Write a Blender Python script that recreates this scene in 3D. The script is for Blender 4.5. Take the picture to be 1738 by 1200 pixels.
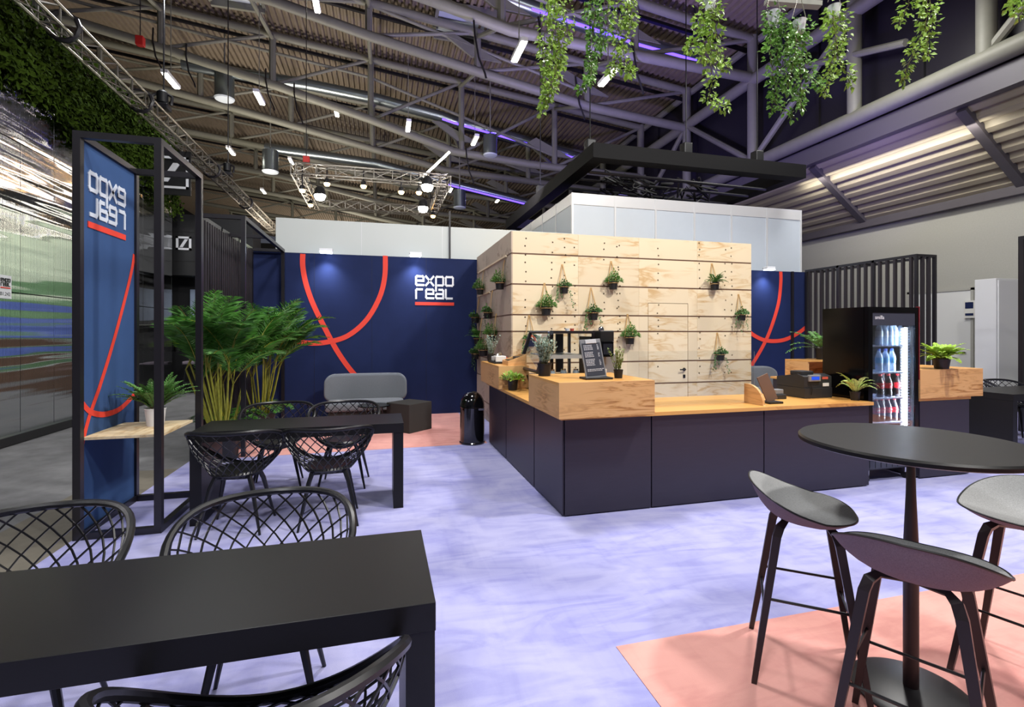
import bpy, bmesh, math, random
from mathutils import Vector, Matrix
PI = math.pi
random.seed(7)
for o in list(bpy.data.objects): bpy.data.objects.remove(o, do_unlink=True)
SC = bpy.context.scene
COL = SC.collection

# ------------------------------------------------------------------ camera
FOC, CX, HY, HC = 838.5, 869.0, 563.9, 1.55
YAW = math.atan((869 - 646.2) / FOC)
FW = (math.sin(YAW), math.cos(YAW)); RT = (math.cos(YAW), -math.sin(YAW))
cam_d = bpy.data.cameras.new('camera'); cam = bpy.data.objects.new('camera', cam_d); COL.objects.link(cam)
cam.location = (0, 0, HC); cam.rotation_euler = (PI / 2, 0, -YAW)
cam_d.sensor_width = 36; cam_d.lens = FOC / 1738 * 36
cam_d.shift_y = -(600 - HY) / 1738
cam_d.clip_start = 0.05; cam_d.clip_end = 200
SC.camera = cam

# ------------------------------------------------------------------ world, lights, exposure
w = bpy.data.worlds.new('world'); SC.world = w; w.use_nodes = True
w.node_tree.nodes['Background'].inputs[0].default_value = (0.75, 0.8, 1.0, 1)
w.node_tree.nodes['Background'].inputs[1].default_value = 0.06
SC.view_settings.view_transform = 'Standard'; SC.view_settings.look = 'None'
SC.view_settings.exposure = 0.35; SC.view_settings.gamma = 1; SC.view_settings.use_curve_mapping = False

def aim(o, tgt):
    d = Vector(tgt) - o.location
    o.rotation_euler = d.to_track_quat('-Z', 'Y').to_euler()
def area(loc, tgt, size, power, col=(1, 1, 1), spread=PI):
    l = bpy.data.lights.new('area_light', 'AREA'); l.shape = 'DISK'; l.size = size; l.energy = power; l.color = col; l.spread = spread
    o = bpy.data.objects.new('area_light', l); COL.objects.link(o); o.location = loc; aim(o, tgt); return o
def spot(loc, tgt, power, ang=70, size=0.06, col=(1, 1, 1), blend=0.6):
    l = bpy.data.lights.new('spot_light', 'SPOT'); l.energy = power; l.spot_size = math.radians(ang); l.spot_blend = blend
    l.shadow_soft_size = size; l.color = col
    o = bpy.data.objects.new('spot_light', l); COL.objects.link(o); o.location = loc; aim(o, tgt); return o
# key from the right front (throws the cube's slanting shadow on the blue wall), fills over the aisle and the seating
area((5.2, 1.4, 7.2), (2.5, 7.0, 1.0), 0.5, 330, (1.0, 0.97, 0.93))
area((-1.6, -1.5, 7.5), (0.5, 4.0, 0), 1.2, 190, (0.97, 0.98, 1.0))
area((0.8, 4.9, 7.6), (0.3, 5.2, 0), 0.8, 210, (1.0, 0.98, 0.96))
area((6.6, 5.6, 7.6), (5.6, 4.6, 0), 0.8, 200, (1, 0.98, 0.95))
area((3.8, -0.8, 6.8), (2.2, 1.6, 0), 0.6, 150, (1, 0.97, 0.94))
area((9.5, 8.0, 8.2), (11.8, 9.0, 1.5), 1.6, 170, (1, 0.98, 0.94))
area((-3.6, 11.5, 8.5), (-3.8, 10.5, 0), 1.2, 110, (0.95, 0.97, 1.0))
# violet uplights standing on the closed booth, unseen warm fills added to brighten the hall roof
area((6.6, 12.2, 4.75), (5.8, 14.8, 10), 0.5, 420, (0.36, 0.28, 1.0))
area((10.6, 9.2, 4.9), (10.5, 13.0, 10), 0.4, 70, (0.38, 0.3, 1.0))
area((-3.5, 20.5, 4.8), (-3.0, 22, 13), 2.0, 330, (1, 0.9, 0.76))
area((-6.5, 24.0, 5.0), (-7, 27, 13), 2.5, 400, (1, 0.9, 0.76))
area((3.0, 12.6, 5.0), (2.6, 16, 12), 1.5, 190, (0.95, 0.88, 0.9))
L_ = area((12.62, 10.2, 6.1), (13.9, 10.2, 5.25), 0.5, 38, (1, 0.93, 0.76)); L_.data.shape = 'RECTANGLE'; L_.data.size = 5.0; L_.data.size_y = 0.12; L_.rotation_euler = (0, math.radians(-52), 0); L_.data.size, L_.data.size_y = 0.12, 5.0
area((-0.8, 12.3, 4.4), (-0.8, 14.6, 2.2), 1.6, 95, (1, 1, 0.97))  # unseen light added so the neighbour bands show in the mirror sheets
area((-3, 38, 5.0), (-3, 42, 13), 2.5, 620, (1, 0.9, 0.76))  # unseen fills added to brighten the far end of the roof
area((-5, 58, 5.0), (-5, 62, 13), 2.5, 900, (1, 0.9, 0.76))

def ray(u, v):
    a = (u - CX) / FOC; b = -(v - HY) / FOC
    return Vector((FW[0] + RT[0] * a, FW[1] + RT[1] * a, b))
def at(u, v, x=None, y=None, z=None, d=None):
    r = ray(u, v)
    t = x / r.x if x is not None else y / r.y if y is not None else (z - HC) / r.z if z is not None else d
    return Vector((0, 0, HC)) + r * t

# ------------------------------------------------------------------ materials
def lin(c):
    return tuple(((v / 255) / 12.92 if v / 255 <= 0.04045 else ((v / 255 + 0.055) / 1.055) ** 2.4) for v in c) + (1,)
MATS = {}
def mat(name, col, rough=0.6, metal=0.0, noise=0.0, nscale=8.0, bump=0.0, bscale=60.0, spec=0.5, stretch=(1, 1, 1), emit=None, estr=0, trans=0.0, alpha=1.0, coat=0.0, sheen=0.0, col2=None):
    m = bpy.data.materials.new(name); m.use_nodes = True; nt = m.node_tree; b = nt.nodes['Principled BSDF']
    c = lin(col); b.inputs['Base Color'].default_value = c; b.inputs['Roughness'].default_value = rough
    b.inputs['Metallic'].default_value = metal; b.inputs['Specular IOR Level'].default_value = spec
    if coat: b.inputs['Coat Weight'].default_value = coat
    if sheen: b.inputs['Sheen Weight'].default_value = sheen
    if trans: b.inputs['Transmission Weight'].default_value = trans
    if alpha < 1: b.inputs['Alpha'].default_value = alpha
    if emit: b.inputs['Emission Color'].default_value = lin(emit); b.inputs['Emission Strength'].default_value = estr
    if noise or bump:
        tc = nt.nodes.new('ShaderNodeTexCoord'); mp = nt.nodes.new('ShaderNodeMapping'); mp.inputs['Scale'].default_value = stretch
        nt.links.new(tc.outputs['Object'], mp.inputs['Vector'])
    if noise:
        n = nt.nodes.new('ShaderNodeTexNoise'); n.inputs['Scale'].default_value = nscale; n.inputs['Detail'].default_value = 6; n.inputs['Roughness'].default_value = 0.6
        nt.links.new(mp.outputs[0], n.inputs['Vector'])
        r = nt.nodes.new('ShaderNodeValToRGB'); r.color_ramp.elements[0].position = 0.3; r.color_ramp.elements[1].position = 0.7
        d = lin(col2) if col2 else tuple(x * (1 - noise) for x in c[:3]) + (1,)
        e = c if col2 else tuple(min(1, x * (1 + noise)) for x in c[:3]) + (1,)
        r.color_ramp.elements[0].color = d; r.color_ramp.elements[1].color = e
        nt.links.new(n.outputs[0], r.inputs[0]); nt.links.new(r.outputs[0], b.inputs['Base Color'])
    if bump:
        n2 = nt.nodes.new('ShaderNodeTexNoise'); n2.inputs['Scale'].default_value = bscale; n2.inputs['Detail'].default_value = 3
        nt.links.new(mp.outputs[0], n2.inputs['Vector'])
        bp = nt.nodes.new('ShaderNodeBump'); bp.inputs['Strength'].default_value = bump; bp.inputs['Distance'].default_value = 0.01
        nt.links.new(n2.outputs[0], bp.inputs['Height']); nt.links.new(bp.outputs[0], b.inputs['Normal'])
    MATS[name] = m; return m
def wood(name, light, dark, line, grain=(1.2, 1.2, 14), rough=0.5, vary=0.12, knots=True):
    m = bpy.data.materials.new(name); m.use_nodes = True; nt = m.node_tree; N = nt.nodes.new; L = nt.links.new; b = nt.nodes['Principled BSDF']
    b.inputs['Roughness'].default_value = rough
    tc = N('ShaderNodeTexCoord'); geo = N('ShaderNodeNewGeometry')
    off = N('ShaderNodeVectorMath'); off.operation = 'MULTIPLY_ADD'; off.inputs[1].default_value = (37, 19, 53)
    L(geo.outputs['Random Per Island'], off.inputs[0]); L(tc.outputs['Object'], off.inputs[2])
    mp = N('ShaderNodeMapping'); mp.inputs['Scale'].default_value = grain; L(off.outputs[0], mp.inputs[0])
    n = N('ShaderNodeTexNoise'); n.inputs['Scale'].default_value = 1.3; n.inputs['Detail'].default_value = 7; n.inputs['Distortion'].default_value = 0.9; L(mp.outputs[0], n.inputs['Vector'])
    # cathedral bands: contour lines of the noise
    mul = N('ShaderNodeMath'); mul.operation = 'MULTIPLY'; mul.inputs[1].default_value = 9; L(n.outputs[0], mul.inputs[0])
    fr = N('ShaderNodeMath'); fr.operation = 'PINGPONG'; fr.inputs[1].default_value = 1; L(mul.outputs[0], fr.inputs[0])
    r = N('ShaderNodeValToRGB'); e = r.color_ramp.elements; e[0].position = 0.0; e[0].color = lin(line); e[1].position = 0.3; e[1].color = lin(dark)
    x = e.new(0.6); x.color = lin(light); L(fr.outputs[0], r.inputs[0])
    n3 = N('ShaderNodeTexNoise'); n3.inputs['Scale'].default_value = 1.1; L(off.outputs[0], n3.inputs['Vector'])
    r3 = N('ShaderNodeValToRGB'); r3.color_ramp.elements[0].position = 0.42; r3.color_ramp.elements[1].position = 0.62; L(n3.outputs[0], r3.inputs[0])
    mx = N('ShaderNodeMix'); mx.data_type = 'RGBA'; L(r3.outputs[0], mx.inputs[0]); mx.inputs[6].default_value = lin(light); L(r.outputs[0], mx.inputs[7])
    out = mx.outputs[2]
    if knots:
        v = N('ShaderNodeTexVoronoi'); v.inputs['Scale'].default_value = 2.3
        mk = N('ShaderNodeMapping'); mk.inputs['Scale'].default_value = (1, 1, 1.8); L(off.outputs[0], mk.inputs[0]); L(mk.outputs[0], v.inputs['Vector'])
        rk = N('ShaderNodeValToRGB'); rk.color_ramp.elements[0].position = 0.035; rk.color_ramp.elements[1].position = 0.085
        rk.color_ramp.elements[0].color = (1, 1, 1, 1); rk.color_ramp.elements[1].color = (0, 0, 0, 1); L(v.outputs[0], rk.inputs[0])
        mk2 = N('ShaderNodeMix'); mk2.data_type = 'RGBA'; L(rk.outputs[0], mk2.inputs[0]); L(out, mk2.inputs[6]); mk2.inputs[7].default_value = lin(tuple(int(q * 0.62) for q in line)); out = mk2.outputs[2]
    hv = N('ShaderNodeHueSaturation'); ml = N('ShaderNodeMapRange'); ml.inputs[3].default_value = 1 - vary; ml.inputs[4].default_value = 1 + vary * 0.4
    L(geo.outputs['Random Per Island'], ml.inputs[0]); L(ml.outputs[0], hv.inputs['Value']); L(out, hv.inputs['Color']); L(hv.outputs[0], b.inputs['Base Color'])
    MATS[name] = m; return m

mat('hall_floor', (116, 116, 118), 0.75, noise=0.25, nscale=3)
def carpet(name, light, dark):
    m = bpy.data.materials.new(name); m.use_nodes = True; nt = m.node_tree; N = nt.nodes.new; L = nt.links.new; b = nt.nodes['Principled BSDF']
    b.inputs['Roughness'].default_value = 0.95; b.inputs['Specular IOR Level'].default_value = 0.1
    tc = N('ShaderNodeTexCoord'); acc = None
    for sc, st, rot, dist, lo, hi, wgt in ((1.3, (1, 1, 1), 0.3, 1.2, 0.40, 0.62, 0.5), (3.2, (0.5, 1.6, 1), 0.5, 2.0, 0.42, 0.64, 0.45), (5.0, (2.2, 0.35, 1), -0.7, 1.0, 0.5, 0.72, 0.16), (7.0, (0.3, 2.6, 1), 1.1, 0.8, 0.56, 0.72, 0.14)):
        mp = N('ShaderNodeMapping'); mp.inputs['Scale'].default_value = st; mp.inputs['Rotation'].default_value = (0, 0, rot); L(tc.outputs['Object'], mp.inputs[0])
        n = N('ShaderNodeTexNoise'); n.inputs['Scale'].default_value = sc; n.inputs['Detail'].default_value = 5; n.inputs['Distortion'].default_value = dist; L(mp.outputs[0], n.inputs['Vector'])
        r = N('ShaderNodeMapRange'); r.inputs[1].default_value = lo; r.inputs[2].default_value = hi; r.inputs[4].default_value = wgt; L(n.outputs[0], r.inputs[0])
        if acc is None: acc = r.outputs[0]
        else:
            a = N('ShaderNodeMath'); a.operation = 'ADD'; a.use_clamp = True; L(acc, a.inputs[0]); L(r.outputs[0], a.inputs[1]); acc = a.outputs[0]
    mx = N('ShaderNodeMix'); mx.data_type = 'RGBA'; mx.inputs[6].default_value = lin(light); mx.inputs[7].default_value = lin(dark); L(acc, mx.inputs[0]); L(mx.outputs[2], b.inputs['Base Color'])
    n2 = N('ShaderNodeTexNoise'); n2.inputs['Scale'].default_value = 320; L(tc.outputs['Object'], n2.inputs['Vector'])
    bp = N('ShaderNodeBump'); bp.inputs['Strength'].default_value = 0.25; bp.inputs['Distance'].default_value = 0.01; L(n2.outputs[0], bp.inputs['Height']); L(bp.outputs[0], b.inputs['Normal']); MATS[name] = m
carpet('lavender', (184, 184, 224), (150, 151, 208))
carpet('pink', (238, 176, 166), (216, 150, 143))
mat('strip', (118, 112, 100), 0.8, noise=0.1)
mat('black_metal', (30, 29, 32), 0.38, spec=0.5)
mat('black_frame', (30, 28, 33), 0.35, spec=0.5)
mat('chair_black', (20, 20, 23), 0.35, spec=0.5)
mat('table_black', (19, 18, 18), 0.4, noise=0.12, nscale=260, bump=0.05, bscale=500, spec=0.3)
mat('counter_black', (44, 40, 52), 0.42, noise=0.08, nscale=5, spec=0.5, stretch=(1, 1, 12))
mat('dark_slat', (46, 42, 46), 0.5)
mat('navy', (27, 39, 79), 0.75, noise=0.08, nscale=3, spec=0.2)
mat('banner_blue', (56, 84, 130), 0.8, noise=0.06, nscale=3, spec=0.2)
mat('banner_low', (34, 66, 128), 0.8, noise=0.06, nscale=3, spec=0.2)
mat('red', (232, 66, 48), 0.7)
mat('white', (232, 234, 238), 0.6)
mat('banner_white', (205, 214, 226), 0.7)
mat('white_pot', (228, 230, 234), 0.35)
mat('panel_white', (200, 206, 204), 0.55)
mat('octa_panel', (196, 206, 216), 0.4, noise=0.03, nscale=1.5)
mat('octa_profile', (222, 224, 226), 0.35, metal=0.2)
mat('grey_wall', (172, 172, 166), 0.8, noise=0.04, nscale=30)
mat('door_white', (226, 228, 228), 0.5)
mat('steel_paint', (124, 124, 112), 0.55, noise=0.06, nscale=4)
mat('roof_sheet', (122, 110, 96), 0.6, noise=0.1, nscale=3)
mat('soffit', (158, 150, 134), 0.5)
mat('fascia', (84, 80, 88), 0.5)
mat('clerestory', (34, 32, 40), 0.3)
mat('alu', (168, 162, 152), 0.35, metal=0.9)
mat('duct', (150, 160, 165), 0.3, metal=0.9)
mat('canopy_black', (13, 13, 15), 0.7, spec=0.2)
mat('sofa_grey', (110, 114, 120), 0.95, noise=0.2, nscale=220, bump=0.3, bscale=400, sheen=0.3, spec=0.1)
mat('pouf_grey', (62, 60, 58), 0.95, noise=0.2, nscale=220, spec=0.1)
mat('stool_fabric', (150, 151, 151), 0.95, noise=0.18, nscale=260, bump=0.3, bscale=500, spec=0.1, stretch=(1, 0.4, 1))
mat('stool_shell', (122, 112, 122), 0.95, noise=0.18, nscale=260, spec=0.1)
mat('stool_leg', (40, 30, 33), 0.4)
mat('gloss_black', (8, 8, 10), 0.14, spec=0.3)
mat('bin_black', (10, 10, 12), 0.12, spec=0.6, coat=0.6)
mat('chrome', (210, 212, 214), 0.12, metal=1)
mat('soil', (40, 30, 22), 0.95)
mat('pot_black', (26, 25, 27), 0.5)
mat('strap', (188, 150, 96), 0.7)
mat('palm_leaf', (76, 134, 50), 0.45, noise=0.35, nscale=5)
mat('palm_cane', (150, 150, 48), 0.5, noise=0.3, nscale=12)
mat('fern_leaf', (84, 134, 58), 0.5, noise=0.3, nscale=14)
mat('ivy_leaf', (146, 182, 70), 0.45, noise=0.45, nscale=9)
mat('ivy_dark', (106, 154, 60), 0.45, noise=0.4, nscale=9)
mat('bush_leaf', (88, 130, 56), 0.5, noise=0.35, nscale=18)
mat('bush_dark', (72, 112, 54), 0.5, noise=0.35, nscale=18)
mat('lime_leaf', (158, 196, 62), 0.5, noise=0.25, nscale=16)
mat('varieg_leaf', (190, 208, 120), 0.5, noise=0.3, nscale=30)
mat('sage_leaf', (160, 180, 164), 0.7, noise=0.2, nscale=30)
mat('thyme_leaf', (140, 164, 84), 0.6, noise=0.25, nscale=30)
mat('hedge', (52, 70, 20), 0.9, spec=0.05, noise=0.5, nscale=2.5)
mat('stem', (84, 76, 36), 0.7)
mat('lamp_glow', (255, 250, 232), emit=(255, 248, 225), estr=14)
mat('lamp_bright', (255, 252, 245), emit=(255, 250, 240), estr=40)
mat('lamp_warm', (255, 210, 150), emit=(255, 196, 120), estr=14)
mat('led_white', (235, 242, 255), emit=(210, 226, 255), estr=14)
mat('violet_glow', (110, 80, 255), emit=(92, 66, 255), estr=3)  # emissive violet added along the ducts to give them violet light
mat('screen_dark', (34, 38, 48), 0.2)
mat('menu_face', (58, 62, 74), 0.45)
mat('menu_frame', (150, 152, 156), 0.35, metal=0.3)
mat('menu_text', (205, 208, 214), 0.6)
mat('lcd', (30, 70, 190), 0.2, emit=(30, 70, 210), estr=0.6)
mat('device', (44, 45, 48), 0.4)
mat('device_dark', (24, 25, 27), 0.45)
mat('sticker_red', (206, 92, 76), 0.5)
mat('paper', (222, 222, 218), 0.7)
mat('bottle_clear', (200, 222, 246), 0.15, spec=0.6, alpha=0.55)
mat('bottle_cap_blue', (40, 84, 190), 0.4)
mat('bottle_label_pale', (196, 214, 230), 0.5)
mat('bottle_label_aqua', (84, 160, 206), 0.5)
mat('cola', (26, 10, 10), 0.1, spec=0.6)
mat('cola_red', (190, 18, 26), 0.4)
mat('fridge_inside', (150, 165, 190), 0.4)
mat('fridge_rail', (190, 205, 230), 0.3)
mat('olive_green', (98, 136, 92), 0.6, emit=(110, 168, 96), estr=0.0)
mat('blue_panel', (92, 114, 190), 0.6)
mat('cream_panel', (178, 190, 164), 0.6)
mat('brown_panel', (112, 84, 66), 0.6)
mat('dark_room', (16, 16, 18), 0.7)
mat('booth_black', (22, 22, 24), 0.5)
mat('red_box', (200, 40, 34), 0.5)
mat('wine', (120, 16, 30), 0.4)
mat('cork', (176, 122, 84), 0.8)
wood('ply', (230, 211, 177), (222, 197, 156), (204, 168, 118), (1.0, 1.0, 4.5), 0.6, 0.1, False)
wood('ply_shaded', (190, 172, 152), (174, 155, 136), (146, 126, 108), (1.6, 1.6, 3.5), 0.7, 0.16, False)  # same plywood as the front, with this side's shade put into the tones
wood('ply_shelf', (222, 202, 164), (212, 186, 142), (186, 154, 110), (6, 1, 6), 0.6, 0.1, False)
wood('oak', (222, 174, 116), (204, 152, 92), (160, 108, 60), (1.4, 1.4, 11), 0.42, 0.1, True)
wood('oak_top', (222, 166, 92), (208, 148, 76), (176, 118, 58), (1.6, 12, 2), 0.35, 0.1, False)

def glass(name, tint=(0.98, 0.99, 0.99), a=0.02, rough=0.03, fk=0.8):
    m = bpy.data.materials.new(name); m.use_nodes = True; nt = m.node_tree; nt.nodes.clear()
    out = nt.nodes.new('ShaderNodeOutputMaterial'); t = nt.nodes.new('ShaderNodeBsdfTransparent'); t.inputs[0].default_value = (*tint, 1)
    g = nt.nodes.new('ShaderNodeBsdfGlossy'); g.inputs['Roughness'].default_value = rough
    fr = nt.nodes.new('ShaderNodeFresnel'); fr.inputs[0].default_value = 1.45
    ad = nt.nodes.new('ShaderNodeMath'); ad.operation = 'MULTIPLY_ADD'; ad.inputs[1].default_value = fk; ad.inputs[2].default_value = a * 0.2
    mx = nt.nodes.new('ShaderNodeMixShader')
    nt.links.new(fr.outputs[0], ad.inputs[0]); nt.links.new(ad.outputs[0], mx.inputs[0]); nt.links.new(t.outputs[0], mx.inputs[1]); nt.links.new(g.outputs[0], mx.inputs[2]); nt.links.new(mx.outputs[0], out.inputs[0])
    MATS[name] = m; return m
glass('glass'); glass('glass_case', (0.9, 0.94, 0.94), 0.1, fk=0.4)
# rippled mirror-finished sheet (vertical micro ribs smear the reflections sideways)
def mirror_sheet():
    m = bpy.data.materials.new('mirror_sheet'); m.use_nodes = True; nt = m.node_tree; N = nt.nodes.new; L = nt.links.new; b = nt.nodes['Principled BSDF']
    b.inputs['Base Color'].default_value = (0.66, 0.67, 0.69, 1); b.inputs['Metallic'].default_value = 1; b.inputs['Roughness'].default_value = 0.06
    tc = N('ShaderNodeTexCoord'); mp = N('ShaderNodeMapping'); mp.inputs['Scale'].default_value = (0.4, 0.16, 3.0); L(tc.outputs['Object'], mp.inputs[0])
    n = N('ShaderNodeTexNoise'); n.inputs['Scale'].default_value = 1.3; n.inputs['Detail'].default_value = 1.4; L(mp.outputs[0], n.inputs['Vector'])
    b1 = N('ShaderNodeBump'); b1.inputs['Strength'].default_value = 0.6; b1.inputs['Distance'].default_value = 0.045; L(n.outputs[0], b1.inputs['Height'])
    w = N('ShaderNodeTexWave'); w.bands_direction = 'Y'; w.inputs['Scale'].default_value = 12; L(tc.outputs['Object'], w.inputs['Vector'])
    b2 = N('ShaderNodeBump'); b2.inputs['Strength'].default_value = 0.7; b2.inputs['Distance'].default_value = 0.0016; L(w.outputs[0], b2.inputs['Height']); L(b1.outputs[0], b2.inputs['Normal'])
    L(b2.outputs[0], b.inputs['Normal']); MATS['mirror_sheet'] = m
mirror_sheet()

# ------------------------------------------------------------------ mesh builder
class MB:
    def __init__(s): s.v = []; s.f = []; s.sm = []
    def add(s, vs, fs, smooth=False):
        k = len(s.v); s.v += [Vector(p) for p in vs]; s.f += [tuple(i + k for i in f) for f in fs]; s.sm += [smooth] * len(fs); return s
    def box(s, x0, x1, y0, y1, z0, z1, b=0.0):
        if b <= 0:
            v = [(x0, y0, z0), (x1, y0, z0), (x1, y1, z0), (x0, y1, z0), (x0, y0, z1), (x1, y0, z1), (x1, y1, z1), (x0, y1, z1)]
            return s.add(v, [(0, 3, 2, 1), (4, 5, 6, 7), (0, 1, 5, 4), (1, 2, 6, 5), (2, 3, 7, 6), (3, 0, 4, 7)])
        bm = bmesh.new(); bmesh.ops.create_cube(bm, size=1)
        for q in bm.verts: q.co = Vector(((x0 + x1) / 2 + q.co.x * (x1 - x0), (y0 + y1) / 2 + q.co.y * (y1 - y0), (z0 + z1) / 2 + q.co.z * (z1 - z0)))
        bmesh.ops.bevel(bm, geom=bm.edges[:], offset=b, segments=3, affect='EDGES', profile=0.7)
        bm.verts.index_update(); s.add([q.co.copy() for q in bm.verts], [[q.index for q in f.verts] for f in bm.faces], b > 0.02); bm.free(); return s
    def tube(s, pts, r, n=8, closed=False, cap=True, sx=1.0):
        pts = [Vector(p) for p in pts]; m = len(pts); rs = r if isinstance(r, (list, tuple)) else [r] * m
        vs = []; up0 = None
        for i, p in enumerate(pts):
            a = pts[(i - 1) % m] if (closed or i > 0) else p; c = pts[(i + 1) % m] if (closed or i < m - 1) else p
            t = (c - a); t = t.normalized() if t.length > 1e-9 else Vector((0, 0, 1))
            if up0 is None:
                up0 = Vector((0, 0, 1)) if abs(t.z) < 0.9 else Vector((1, 0, 0))
            u = up0 - t * up0.dot(t)
            if u.length < 1e-4: u = t.orthogonal()
            u.normalize(); up0 = u; w_ = t.cross(u)
            for k in range(n):
                an = 2 * PI * (k + 0.5) / n
                vs.append(p + (u * math.cos(an) + w_ * math.sin(an) * sx) * rs[i])
        fs = []
        for i in range(m if closed else m - 1):
            j = (i + 1) % m
            for k in range(n):
                k2 = (k + 1) % n; fs.append((i * n + k, i * n + k2, j * n + k2, j * n + k))
        if cap and not closed: fs.append(tuple(range(n))[::-1]); fs.append(tuple((m - 1) * n + k for k in range(n)))
        return s.add(vs, fs, n > 5)
    def lathe(s, prof, c=(0, 0, 0), n=32, sx=1, sy=1):
        vs = []; fs = []; m = len(prof)
        for r, z in prof:
            for k in range(n):
                a = 2 * PI * k / n; vs.append((c[0] + r * math.cos(a) * sx, c[1] + r * math.sin(a) * sy, c[2] + z))
        for i in range(m - 1):
            for k in range(n):
                k2 = (k + 1) % n; fs.append((i * n + k, i * n + k2, (i + 1) * n + k2, (i + 1) * n + k))
        if prof[0][0] > 1e-4: fs.append(tuple(range(n))[::-1])
        if prof[-1][0] > 1e-4: fs.append(tuple((m - 1) * n + k for k in range(n)))
        s.add(vs, fs, True); return s
    def prism(s, poly, vec):
        vec = Vector(vec); n = len(poly); p = [Vector(q) for q in poly]
        return s.add(p + [q + vec for q in p], [tuple(range(n))[::-1], tuple(range(n, 2 * n))] + [(i, (i + 1) % n, (i + 1) % n + n, i + n) for i in range(n)])
    def bar(s, a, b, wd, ht=None):
        a = Vector(a); b = Vector(b); ht = ht or wd; t = (b - a).normalized(); u = Vector((0, 0, 1)) if abs(t.z) < 0.95 else Vector((0, 1, 0))
        sd = t.cross(u).normalized(); u = sd.cross(t).normalized(); vs = []
        for p in (a, b):
            for i, j in ((-1, -1), (1, -1), (1, 1), (-1, 1)): vs.append(p + sd * i * wd / 2 + u * j * ht / 2)
        return s.add(vs, [(0, 3, 2, 1), (4, 5, 6, 7), (0, 1, 5, 4), (1, 2, 6, 5), (2, 3, 7, 6), (3, 0, 4, 7)])
    def leaf(s, p, d, nrm, ln, wd, fold=0.15, droop=0.0):
        p = Vector(p); d = Vector(d).normalized(); nrm = Vector(nrm); sd = d.cross(nrm)
        if sd.length < 1e-4: sd = d.orthogonal()
        sd.normalize(); nn = sd.cross(d).normalized()
        mid = p + d * ln * 0.45; tip = p + d * ln - nn * droop * ln
        l = mid + sd * wd / 2 + nn * fold * wd; r = mid - sd * wd / 2 + nn * fold * wd
        return s.add([p, r, tip, l], [(0, 1, 2), (0, 2, 3)])
    def xf(s, M):
        s.v = [M @ q for q in s.v]; return s

def setp(o, label=None, cat=None, group=None, kind=None):
    if label: o['label'] = label
    if cat: o['category'] = cat
    if group: o['group'] = group
    if kind: o['kind'] = kind
    return o
def mesh(name, mb, m, off=None):
    me = bpy.data.meshes.new(name)
    vs = mb.v if off is None else [q - off for q in mb.v]
    me.from_pydata([tuple(q) for q in vs], [], mb.f)
    me.polygons.foreach_set('use_smooth', mb.sm); me.materials.append(MATS[m] if isinstance(m, str) else m); me.update()
    if any(mb.sm): me.set_sharp_from_angle(angle=math.radians(42))
    return me
def part(name, mb, m, parent, label=None, kind=None, world=True):
    """a child mesh; world=True: coordinates given in world space (parents unrotated)"""
    off = None
    if world:
        off = Vector((0, 0, 0)); q = parent
        while q is not None: off += q.location; q = q.parent
    o = bpy.data.objects.new(name, mesh(name, mb, m, off)); COL.objects.link(o); o.parent = parent
    if label: o['label'] = label
    if kind: o['kind'] = kind
    return o
def thing(name, loc, label, cat, group=None, rz=0):
    o = bpy.data.objects.new(name, None); COL.objects.link(o); o.location = loc; o.rotation_euler = (0, 0, rz); o.empty_display_size = 0.1
    return setp(o, label, cat, group)
def single(name, mb, m, label, cat, group=None, kind=None):
    xs = [q.x for q in mb.v]; ys = [q.y for q in mb.v]; zs = [q.z for q in mb.v]
    c = Vector(((min(xs) + max(xs)) / 2, (min(ys) + max(ys)) / 2, min(zs)))
    o = bpy.data.objects.new(name, mesh(name, mb, m, c)); COL.objects.link(o); o.location = c
    return setp(o, label, cat, group, kind)
def struct(name, mb, m, parent=None):
    o = bpy.data.objects.new(name, mesh(name, mb, m)); COL.objects.link(o)
    if parent: o.parent = parent
    else: o['kind'] = 'structure'
    return o
KIDS = {}
def kids(o): return [c for c in COL.objects if c.parent is o]
def dup(root, loc, rz=0, sc=1.0, label=None, group=None):
    r = root.copy(); COL.objects.link(r); r.location = loc; r.rotation_euler = (0, 0, rz); r.scale = (sc, sc, sc)
    if label: r['label'] = label
    if group: r['group'] = group
    for ch in kids(root):
        c = ch.copy(); COL.objects.link(c); c.parent = r
        for g in kids(ch):
            d = g.copy(); COL.objects.link(d); d.parent = c
    return r
R = random.uniform
# ================================================================== SETTING
struct('floor', MB().box(-22, 15, -4, 76, -0.06, -0.012), 'hall_floor')
struct('trim_1', MB().box(-2.85, -2.22, -4, 6.42, -0.012, -0.004), 'strip')
single('lavender_carpet', MB().box(-2.22, 12, -4, 9.45, -0.012, 0.0), 'lavender', 'lavender blue carpet covering the middle of the stand', 'carpet')
single('pink_carpet', MB().box(-2.2, 1.44, 6.765, 9.44, 0.0, 0.003), 'pink', 'pink carpet area in front of the grey sofa', 'carpet')
single('pink_carpet', MB().box(1.12, 9, -4, 2.22, 0.0, 0.003), 'pink', 'pink carpet area under the round bar table and stools', 'carpet')
struct('wall_right', MB().box(14.5, 14.8, -4, 76, -0.05, 4.95), 'grey_wall')
struct('wall_back', MB().box(-22, 15, 75.6, 76, -0.05, 14), 'dark_room')
struct('wall_left', MB().box(-22.2, -22, -4, 76, -0.05, 16.5), 'dark_room')
dr = struct('door_1', MB().box(14.44, 14.5, 9.1, 10.6, 0, 2.62, 0.01), 'door_white')
struct('door_handle', MB().box(14.4, 14.44, 9.2, 9.35, 1.02, 1.05), 'chrome', dr)
m = MB().box(14.42, 14.5, 9.04, 9.1, 0, 2.68).box(14.42, 14.5, 10.6, 10.66, 0, 2.68).box(14.42, 14.5, 9.04, 10.66, 2.62, 2.68)
struct('trim_2', m, 'grey_wall')
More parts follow.
